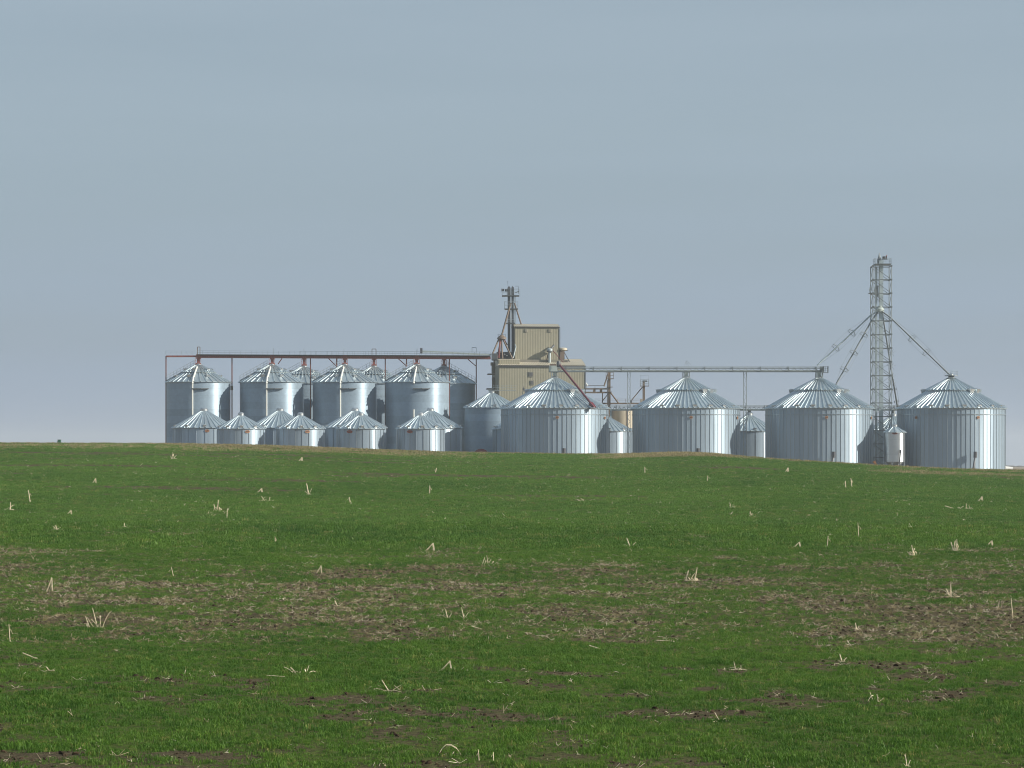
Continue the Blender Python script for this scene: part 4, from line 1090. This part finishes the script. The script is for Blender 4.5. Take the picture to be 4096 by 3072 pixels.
# distributor under the fourth level
DX, DZ = xpx(3519, LTY), zrow(1240, LTY)
MB().lathe([(0.62, zrow(1247, LTY)), (0.66, zrow(1237, LTY)), (0.30, zrow(1228, LTY)), (0.30, zrow(1224, LTY))], 14, DX, LTY-0.2).build('distributor', M['conv'], lt, True)
def spout(label, pts, r, mat, stars, end=None):
    root = empty('grain_spout', pts[-1], label, 'spout', 'sloping spouts of the lattice tower')
    mb = MB()
    for a, c in zip(pts[:-1], pts[1:]): mb.tube(a, c, r, 10)
    mb.build('pipe', M[mat], root, True)
    d = (pts[-1]-pts[-2]).normalized()
    for t in stars:
        o = pts[-2].lerp(pts[-1], t); sb = MB()
        side = Vector((-d.z, 0, d.x)); L = 0.85
        for sgn in (-1, 1):
            for dy in (-1, 1):
                q = o + side*sgn*L*0.75 + Vector((0, dy*L*0.8, 0)); sb.bar(o-d*0.3, q, 0.05); sb.bar(o+d*0.35, q+d*0.25, 0.04)
        for sgn in (-1, 1): sb.bar(o + side*sgn*L*0.75+Vector((0,-L*0.8,0)), o + side*sgn*L*0.75+Vector((0,L*0.8,0)), 0.035)
        sb.build('brace_star', M['darkgalv'], root)
    # thin stay cables strung over the stars
    cb = MB(); side = Vector((-d.z, 0, d.x))
    for sgn in (-1, 1):
        prev = pts[-2]
        for t in list(stars)+[1.0]:
            q = pts[-2].lerp(pts[-1], t) + (side*sgn*0.64 if t < 1 else Vector((0,0,0))); cb.bar(prev, q, 0.02); prev = q
    cb.build('stay_cable', M['darkgalv'], root)
    return root
Yd = LTY-0.2
spout('pale spout sloping left from the lattice tower to the grey conveyor end', [at(3512, 1243, Yd), at(3482, 1262, Yd), at(3268, 1462, BIG_Y)], 0.12, 'casing', (0.34, 0.64))
spout('dark spout sloping left from the lattice tower onto the roof of the bin beside it', [at(3513, 1246, Yd-0.3), at(3488, 1280, Yd-0.6), at(3344, 1538, 447)], 0.12, 'darkgalv', (0.22, 0.50, 0.76))
spout('dark spout sloping right from the lattice tower to the rightmost bin', [at(3530, 1247, Yd-0.3), at(3560, 1268, Yd-0.3), at(3800, 1500, BIG_Y)], 0.12, 'darkgalv', (0.36, 0.60))
spout('steep dark spout dropping down the lattice tower to the lower conveyor', [at(3530, 1250, Yd+1.0), at(3534, 1280, Yd+1.9), at(3572, 1520, 455), at(3592, 1640, 462)], 0.12, 'darkgalv', (0.3, 0.7))
# stars standing off the tower's right edge
mb = MB()
for r in (1412, 1466, 1508, 1535):
    o = at(3566, r, LTY-1.2)
    for a_ in (0.4, 1.2, 2.0, 2.8, 3.9, 5.3): mb.bar(o, o+Vector((math.cos(a_)*0.75, 0.3*math.sin(a_*3), math.sin(a_)*0.6)), 0.04)
mb.build('brace_star', M['darkgalv'], lt)
# peak cap of the last bin
b = big[3]
pc = empty('peak_platform', (b['cx'], BIG_Y, b['zt']), 'small round spout cap with platform on the rightmost bin', 'platform')
MB().lathe([(1.0, b['zt']-0.02), (1.0, b['zt']+0.08)], 16, b['cx'], BIG_Y).build('platform_ring', M['darkgalv'], pc)
MB().lathe([(0.16, b['zt']+0.08), (0.18, zrow(1506, BIG_Y)), (0.33, zrow(1503, BIG_Y)), (0.33, zrow(1496, BIG_Y)), (0.15, zrow(1494, BIG_Y))], 12, b['cx'], BIG_Y).build('spout_cap', M['vent'], pc, True)
mb = MB()
for i in range(8):
    a_ = 6.2832*i/8; p = Vector((b['cx']+0.95*math.cos(a_), BIG_Y+0.95*math.sin(a_), b['zt']+0.08)); mb.bar(p, p+Vector((0,0,0.65)), 0.03)
    a2 = 6.2832*(i+1)/8; q = Vector((b['cx']+0.95*math.cos(a2), BIG_Y+0.95*math.sin(a2), b['zt']+0.08))
    for h in (0.35, 0.65): mb.bar(p+Vector((0,0,h)), q+Vector((0,0,h)), 0.025)
mb.build('railing', M['frame'], pc)

# ------------------------------------------------------------------ older tan plant behind the first gap
OY = 497.0
tk = empty('storage_tank', at(2486, 1885, OY), 'beige painted storage tank behind the gap right of the red auger bin', 'tank')
Rt = 48*OY/F; xt = xpx(2486, OY)
MB().lathe([(Rt, PAD), (Rt, zrow(1642, OY)), (Rt*0.96, zrow(1640, OY)), (0.4, zrow(1634, OY))], 48, xt, OY).build('tank_shell', M['beige'], tk, True)
for r in (1700, 1760): MB().lathe([(Rt+0.004, zrow(r, OY)), (Rt+0.03, zrow(r, OY)), (Rt+0.03, zrow(r-1.5, OY)), (Rt+0.004, zrow(r-1.5, OY))], 48, xt, OY, cap=False).build('seam_band', M['beige'], tk)
mb = MB()
for r in range(1644, 1880, 5): mb.bar(at(2506, r, OY-Rt*0.95), at(2511, r, OY-Rt*0.95), 0.04)
for px in (2506, 2511): mb.bar(at(px, 1636, OY-Rt*0.95), at(px, 1882, OY-Rt*0.95), 0.05)
mb.build('ladder', M['brown'], tk)
ol = empty('old_elevator_leg', at(2437, 1885, OY-2), 'weathered brown elevator leg with ladder cages right of the tan building', 'bucket elevator')
OL = OY-2
MB().box(xpx(2432.5, OL), xpx(2442, OL), OL-0.3, OL+0.3, PAD, zrow(1486, OL)).build('leg_casing', M['brown'], ol)
MB().box(xpx(2428.5, OL), xpx(2431, OL), OL-0.2, OL+0.2, PAD, zrow(1520, OL)).build('down_pipe', M['brown'], ol)
for r, a, c in ((1514, 2424, 2454), (1547, 2427, 2450), (1567, 2425, 2447)):
    p_ = MB().box(xpx(a, OL), xpx(c, OL), OL-0.8, OL+0.8, zrow(r, OL)-0.1, zrow(r, OL)).build('platform', M['brown'], ol)
    if r < 1520:
        mb = MB()
        for y_ in (OL-0.8, OL+0.8): rails(mb, (xpx(a, OL), y_, zrow(r, OL)), (xpx(c, OL), y_, zrow(r, OL)), 1.0, 0.6, 0.035)
        mb.build('railing', M['brown'], p_)
MB().tube(at(2434, 1490, OL-0.5), at(2416, 1545, OL-0.7), 0.12, 8).build('spout', M['brown'], ol)
MB().tube(at(2442, 1570, OL-0.5), at(2475, 1614, OL-0.7), 0.12, 8).build('spout', M['brown'], ol)
MB().bar(at(2432, 1576, OL), at(2408, 1606, OL), 0.14).bar(at(2410, 1572, OL), at(2410, 1610, OL), 0.14).build('strut', M['brown'], ol)
# twin horizontal drags from the building to the leg
hd = empty('drag_conveyors', at(2385, 1560, OL), 'two stacked brown drag conveyors bridging from building to old leg', 'conveyor')
for r0, r1 in ((1553, 1558), (1567, 1573)):
    MB().box(xpx(2336, OL), xpx(2428, OL), OL-0.35, OL+0.35, zrow(r1, OL), zrow(r0, OL)).build('trough', M['brown'], hd)
MB().bar(at(2345, 1541.5, OL), at(2415, 1542.5, OL), 0.07).bar(at(2345, 1541.5, OL), at(2345, 1553, OL), 0.06).bar(at(2380, 1542, OL), at(2380, 1553, OL), 0.06).build('railing', M['brown'], hd)
for px in (2377, 2404): MB().box(xpx(px-5, OL), xpx(px+5, OL), OL-0.4, OL+0.4, zrow(1567, OL), zrow(1558, OL)).build('drop_box', M['brown'], hd)
MB().tube(at(2342, 1530, OL-0.4), at(2351, 1543, OL-0.4), 0.09, 8).build('vent_pipe', M['pale'], hd)
ol2 = empty('old_elevator_leg', at(2575, 1885, OY), 'thin brown elevator leg with a caged top left of the second wide bin', 'bucket elevator')
MB().box(xpx(2570.5, OY), xpx(2579.5, OY), OY-0.3, OY+0.3, PAD, zrow(1524, OY)).build('leg_casing', M['brown'], ol2)
MB().box(xpx(2570, OY), xpx(2588, OY), OY-0.3, OY+0.3, zrow(1528, OY), zrow(1522, OY)).build('drive_head', M['darkframe'], ol2)
p_ = MB().box(xpx(2561, OY), xpx(2595, OY), OY-0.8, OY+0.8, zrow(1543, OY)-0.1, zrow(1543, OY)).build('platform', M['brown'], ol2)
mb = MB()
for y_ in (OY-0.8, OY+0.8): rails(mb, (xpx(2561, OY), y_, zrow(1543, OY)), (xpx(2595, OY), y_, zrow(1543, OY)), 1.0, 0.6, 0.035, 2)
for px in (2561, 2595): mb.bar(at(px, 1543, OY-0.8), at(px, 1501, OY-0.8), 0.03)
mb.bar(at(2561, 1501, OY-0.8), at(2595, 1501, OY-0.8), 0.03); mb.build('railing', M['frame'], p_)
MB().tube(at(2570, 1548, OY), at(2527, 1600, OY), 0.08, 8).build('spout', M['brown'], ol2)
MB().box(xpx(2561, OY), xpx(2569, OY), OY-0.7, OY-0.1, zrow(1612, OY), zrow(1596, OY)).build('pale_box', M['beige'], ol2)
cw = empty('catwalk', at(2490, 1612, OY-1), 'long brown catwalk with railing crossing above the beige tank', 'catwalk')
MB().box(xpx(2400, OY-1), xpx(2562, OY-1), OY-1.5, OY-0.5, zrow(1617, OY-1), zrow(1611, OY-1)).build('deck', M['brown'], cw)
mb = MB(); rails(mb, at(2380, 1611, OY-1.4), at(2562, 1611, OY-1.4), 0.62, 1.2, 0.045, 1); mb.build('railing', M['brown'], cw)
MB().box(xpx(2521, OY-1), xpx(2527, OY-1), OY-1.4, OY-0.7, zrow(1611, OY-1), zrow(1601, OY-1)).build('switch_box', M['motor'], cw)
# pale railed catwalk from the shaded bin to the building
c2 = empty('catwalk', (dark['cx'], 470, dark['zt']), 'pale railed catwalk from the shaded round bin to the tan building', 'catwalk')
MB().box(xpx(1952, 470), xpx(2064, 470), 469.5, 470.5, zrow(1562, 470), zrow(1560, 470)).build('deck', M['frame'], c2)
mb = MB()
for y_ in (469.5, 470.5): rails(mb, at(1972, 1560, y_), at(2064, 1560, y_), 0.75, 0.7, 0.035)
mb.build('railing', M['frame'], c2)
MB().bar(at(2096, 1545, 471), at(2090, 1575, 471), 0.12).bar(at(2090, 1555, 471), at(2098, 1557, 471), 0.25).build('flood_light', M['darkframe'], c2)

# ------------------------------------------------------------------ small things around the yard
o = empty('propane_tank', at(1925, 1885, 447), 'dull red tank lying on its side below the shaded round bin', 'tank')
c = at(1925, 1829, 447); rr = 34*447/F
mb = MB().tube((c.x, 445.2, c.z), (c.x, 449.2, c.z), rr, 20); mb.build('tank_shell', M['redtube'], o, True)
for y_ in (446.2, 448.2): MB().box(c.x-1.0, c.x+1.0, y_-0.15, y_+0.15, PAD-0.1, c.z-0.75).build('saddle', M['concrete'], o)
g = float(ground_z(xpx(237, 303), 303)); p = Vector((xpx(237, 303), 303, g))
o = empty('cable_pedestal', p, 'tiny green cable pedestal standing alone on the left skyline', 'pedestal')
MB().box(p.x-0.13, p.x+0.17, 302.9, 303.15, g-0.1, g+0.40).build('box', M['green'], o)
MB().box(p.x-0.16, p.x+0.2, 302.86, 303.19, g+0.401, g+0.46).build('lid', M['green'], o)
MB().bar((p.x-0.2, 303, g-0.1), (p.x-0.2, 303, g+0.36), 0.06).build('stake', M['wood'], o)
c = at(3500, 1862, 444)
o = empty('auger_spout', (c.x, 444, PAD), 'tilted orange plastic chute at the foot of the lattice tower', 'chute')
MB().tube(at(3506, 1860, 443.6), at(3497, 1847, 444), 0.13, 10, 0.24).build('chute', M['cone'], o, True)
MB().bar((c.x, 444, PAD-0.1), (c.x, 443.9, zrow(1858, 444)), 0.10).build('stand', M['motor'], o)
x = xpx(4036, 430); z0 = float(ground_z(x, 430))
o = empty('white_tank', (x, 430, z0), 'low white tank just right of the last wide bin', 'tank')
MB().tube((x-0.55, 430, z0+0.42), (x+0.5, 430, z0+0.36), 0.34, 14, 0.30).build('tank_shell', M['white'], o, True)
MB().box(x-0.4, x-0.2, 429.8, 430.2, z0-0.1, z0+0.2).box(x+0.15, x+0.35, 429.8, 430.2, z0-0.1, z0+0.2).build('saddle', M['concrete'], o)
# far shelterbelt on the horizon right of the bins: trees far away, read as one mass
mb = MB(); r_ = random.Random(5)
for i in range(420):
    Yt = 1900 + r_.uniform(-25, 25); x = r_.uniform(-900, 900); hgt = r_.uniform(0.6, 1.3) if r_.random() < 0.93 else r_.uniform(1.5, 2.4); wd = r_.uniform(4, 11)
    n = 9; prof = [(wd*0.25, 0), (wd*0.5, hgt*0.3), (wd*0.46, hgt*0.62), (wd*0.2, hgt*0.95)]
    prof = [(a*r_.uniform(0.85, 1.15), b_) for a, b_ in prof]
    mb.lathe([(a, PAD-0.1+b_) for a, b_ in prof], n, x, Yt)
M['farwood'] = paint('bare_far_wood', (0.055, 0.048, 0.042), 0.9, var=0.4, scale=0.2)
o = mb.build('far_treeline', M['farwood'], None, True); tag(o, 'low dark shelterbelt on the far horizon', None, None, 'stuff')

# ------------------------------------------------------------------ corn stalk remains lying and standing in the field
M['husk'] = paint('bleached_corn_husk', (0.68, 0.58, 0.42), 0.7, var=0.35, scale=14, dirt=(0.30, 0.19, 0.09))
def find_ground(px, row):
    lo = None
    for Y in np.arange(37, 300, 0.25):
        z = float(ground_z(xpx(px, Y), Y)); r = ROW0 - (z-EYE)/Y*F
        if r <= row: return Y, z
    return 298.0, float(ground_z(xpx(px, 298), 298))
def ribbon(mb, pts, w, t):
    for a, c in zip(pts[:-1], pts[1:]): mb.bar(a, c, w, t)
def remains(px, row, wpx, hpx, kind, label, seed):
    """px, row: foot in the 2212-wide view of the photograph; wpx, hpx its extent there"""
    s_ = 4096/2212; Y, z = find_ground(px*s_, row*s_); u = Y/F*s_; w, h = wpx*u, hpx*u
    r = random.Random(seed); x = xpx(px*s_, Y); V = Vector; th = max(0.009, (1.25 if kind in ('stub', 'lying') else 1.7)*u)*r.uniform(0.8, 1.2)
    root = empty('corn_stalk', (x, Y, z), label, 'corn stalk', 'corn stalk remains in the field')
    o = V((x, Y, z-0.02)); st, lf = MB(), MB()
    def curve(p, q, sag, n=5):
        return [p.lerp(q, i/n) + V((0, 0, sag*4*(i/n)*(1-i/n))) for i in range(n+1)]
    if kind == 'stub':
        t = V((w*r.uniform(-.5, .5), 0, h)); st.tube(o, o+t, th*0.8, 6, th*0.55)
        ribbon(lf, curve(o+t*0.75, o+t*0.75+V((w*0.7*r.choice((-1,1)), 0.05, -h*0.25)), h*0.08, 3), th*1.3, th*0.3)
    elif kind == 'tent':
        a, b, t = o+V((-w*0.6, 0.03, 0)), o+V((w*0.35, -0.02, h*0.1)), o+V((w*0.22, 0, h))
        ribbon(lf, curve(a, t, -h*0.06), th*2.0, th*0.6); ribbon(lf, curve(a+V((w*.1,-.02,0)), t, -h*0.12), th*1.2, th*0.5)
        ribbon(lf, curve(t, b, h*0.05, 3), th*1.8, th*0.5); st.bar(a+V((-w*.2,0,.01)), a+V((w*.3,0,.03)), th, th*0.6)
    elif kind == 'vee':
        st.tube(o, o+V((-w*0.35, 0, h)), th*0.8, 6, th*0.5); ribbon(lf, curve(o, o+V((w*0.5, 0.02, h*0.6)), h*0.05, 3), th*1.6, th*0.4)
        ribbon(lf, curve(o+V((-w*.5,0,0)), o+V((w*.5,-.03,0.02)), h*0.15, 4), th*1.4, th*0.4)
        ribbon(lf, curve(o, o+V((-w*0.6, -0.02, h*0.35)), h*0.05, 3), th*1.3, th*0.4)
    elif kind == 'arch':
        a, b = o+V((-w/2, 0, 0)), o+V((w/2, 0.03, 0)); n = 8
        n = 5; pts = [a.lerp(b, i/n)+V((r.uniform(-.03,.03)*w, 0, h*(math.sin(math.pi*i/n)**0.7)*r.uniform(.88, 1.08))) for i in range(n+1)]
        ribbon(lf, pts, th*1.5, th*0.6); ribbon(lf, [p+V((0.01, -0.03, -h*0.08)) for p in pts[2:]], th*1.8, th*0.4)
        st.bar(a+V((0,-.03,0)), o+V((-w*.1,-.06,h*.25)), th, th*.6); st.bar(o+V((w*.05,-.05,0)), o+V((w*.2,-.02,h*.4)), th, th*.5)
    elif kind == 'lying':
        st.tube(o+V((-w/2, 0, h)), o+V((w/2, -0.03, 0.03)), th*0.8, 6, th*0.6)
        ribbon(lf, curve(o+V((0,-.02,0.02)), o+V((w*.4, -.05, h*.4)), h*.2, 3), th, th*.4)
    else:
        for k_ in range(r.randint(5, 8)):
            a = o+V((r.uniform(-.5,.5)*w, r.uniform(-.06,.06), 0)); t = a+V((r.uniform(-.6,.6)*w, r.uniform(-.12,.12), h*r.uniform(.2, 0.95)**1.7))
            ribbon(lf, curve(a, t, h*r.uniform(-.05,.3), 4), th*r.uniform(.6, 1.3), th*.45)
        st.tube(o+V((-w*.4,0,.01)), o+V((w*.45,0,.03)), th*.8, 6)
        st.tube(o+V((w*.1,0,0)), o+V((w*r.uniform(-.3,.3),0,h)), th*.6, 6, th*.4)
    st.build('stalk', M['husk'], root); lf.build('leaf', M['husk'], root)
RES = [
 (965,1450,30,24,'tent','pale folded husk leaning over bare soil, just left of the field middle near the bottom'),
 (842,1494,50,28,'vee','spiky pale stalk with a V of broken leaves below the folded husk'),
 (655,1457,44,22,'clump','tan stalk base with two upright spikes on a lying stem, lower left of middle'),
 (596,1464,40,6,'lying','thin dark tipped stem lying flat beside the tan spiked stalk base'),
 (968,1337,16,22,'vee','left one of two pale V shaped husks in the middle of the bare band'),
 (1003,1338,18,26,'vee','right one of two pale V shaped husks in the middle of the bare band'),
 (1030,1361,22,9,'lying','short pale husk lying below the two V shaped husks'),
 (207,1356,40,44,'clump','big pale fan of dry corn leaves at the far left of the bare band'),
 (108,1279,16,32,'tent','tan upright stalk near the left edge above the leaf fan'),
 (375,1245,10,20,'stub','pale upright stub at the top of the bare band, left third'),
 (22,1388,9,40,'stub','thin tall pale stalk at the very left edge of the field'),
 (67,1428,36,18,'lying','long pale stick slanting down at the lower left edge'),
 (108,1449,22,10,'vee','small pale V stick right of the slanting stick at lower left'),
 (970,1633,54,28,'arch','curved pale corn leaf arching over bare soil at the bottom edge'),
 (1035,1645,5,27,'stub','straight pale stub right of the arched leaf at the bottom edge'),
 (1066,1645,6,22,'stub','bent pale stub second right of the arched leaf at the bottom edge'),
 (1585,1447,46,20,'clump','broken pale husks in a low heap, lower right of middle'),
 (1820,1432,18,20,'vee','low tan husk with one bright spike, right of the broken heap'),
 (1553,1562,38,22,'clump','tan clump of dry leaves low in the right half'),
 (1885,1518,30,24,'clump','tan tuft of dry leaves at the right, above the bottom corner'),
 (1960,1659,14,30,'vee','tan spiky stalk cut by the bottom edge at the right'),
 (1851,1362,10,18,'vee','small bright V husk in the green below the right bare patch'),
 (1497,1256,34,30,'clump','pale looped leaf clump standing in the middle right of the bare band'),
 (1362,1183,24,22,'vee','corner shaped stalk at the top of the bare band, right of middle'),
 (1787,1181,8,24,'stub','thin upright stub with a flat husk at its foot, upper right field'),
 (1722,1184,20,14,'tent','small bent husk left of the thin upright stub'),
 (1855,1160,10,32,'stub','tall thin bent stalk standing highest in the upper right green'),
 (1972,1200,20,24,'clump','tan leaf clump below the tall bent stalk at the right'),
 (2065,1190,14,26,'clump','upright tan leaf clump near the right edge above the bare patch'),
 (2138,1181,18,14,'tent','bright folded husk near the right edge of the green field'),
 (2050,1290,52,30,'clump','wide stand of thin dry stems on the right bare patch'),
 (2188,1336,22,44,'stub','tall pale stalk at the right edge below the bare patch'),
 (1285,1404,24,10,'lying','short flat white husk in the green right of middle'),
 (1440,1387,46,5,'lying','low tan stem lying flat right of the short white husk'),
 (930,1190,22,18,'tent','folded tan husk on the upper edge of the bare band, left of middle'),
 (1052,1219,26,20,'clump','tangled thin stems on the bare band just right of middle'),
 (690,1239,14,18,'tent','small tan husk on the bare band below the tall bins'),
 (730,1310,20,14,'vee','pale V husk in the left middle of the bare band'),
 (595,1176,5,18,'stub','lone pale stub standing in the dark green, left of middle'),
 (570,1083,26,12,'clump','low row of short tan stubs in the green, left of middle'),
 (667,1070,14,26,'vee','tall tan stalk with a clump at its foot below the tall bins'),
 (468,1103,14,24,'clump','upright tan clump in the upper left green'),
 (490,1119,10,20,'stub','short tan stub just below the upright tan clump'),
 (204,1045,10,12,'tent','small tan husk high in the left field'),
 (376,991,16,14,'clump','orange tinted husk clump close below the crest on the left'),
 (65,1084,8,26,'stub','tall tan stalk in the upper field by the left edge'),
 (20,1102,22,18,'clump','tan clump at the left edge of the upper field'),
 (123,1146,18,12,'clump','low tan husk heap at the left, below three small ones'),
 (266,1141,26,12,'clump','low wide tan husk in the left upper green'),
 (150,1112,14,10,'tent','small husk in a row of low ones at the left'),
 (562,1064,12,9,'tent','bright small husk above the row of short stubs'),
 (928,1068,6,20,'stub','thin tan stub in the upper middle green'),
 (757,1087,8,14,'stub','thin grey stub left of the upper middle'),
 (1620,1116,20,12,'clump','bright low husk heap in the upper right green'),
 (1578,1097,16,12,'clump','small tan husk left above the bright low heap'),
 (1528,1041,8,14,'stub','small bright stub below the second wide bin'),
 (1393,1022,8,14,'stub','tan stub high in the field below the crest hump'),
 (1260,1083,22,8,'clump','low tan flecks of husk in the upper right middle'),
 (2051,1099,20,7,'lying','pale flat husk at the left of a pair near the right edge'),
 (2084,1100,24,13,'clump','tan lumpy husk pair near the right edge of the upper field'),
 (1827,1054,6,16,'stub','left one of two thin stubs below the lattice tower'),
 (1840,1052,6,20,'stub','right one of two thin stubs below the lattice tower'),
 (2118,1084,12,12,'tent','small tan husk by the right edge above the lumpy pair'),
 (650,996,8,8,'tent','tiny husk just below the crest under the small bins'),
 (1700,1020,8,10,'tent','tiny pale husk below the third wide bin'),
 (940,1022,7,12,'stub','tiny tan stub below the crest near the middle'),
]
for i_, (a_, b_, c_, d_, k_, l_) in enumerate(RES): remains(a_, b_, c_, d_, k_, l_, 300+i_)

# ------------------------------------------------------------------ haze
mb = MB().box(-3100, 3100, -700, 3700, -2.0, 41.0)
hm = bpy.data.materials.new('thin_haze'); hm.use_nodes = True
hn = hm.node_tree; hn.nodes.remove(hn.nodes['Principled BSDF'])
pv = hn.nodes.new('ShaderNodeVolumePrincipled')
pv.inputs['Color'].default_value = (0.86, 0.93, 1.0, 1)
pv.inputs['Density'].default_value = 0.00020
pv.inputs['Anisotropy'].default_value = 0.2
hn.links.new(pv.outputs[0], hn.nodes['Material Output'].inputs['Volume'])
hz = mb.build('haze', hm); hz['kind'] = 'stuff'; hz['label'] = 'thin bluish haze over the fields'
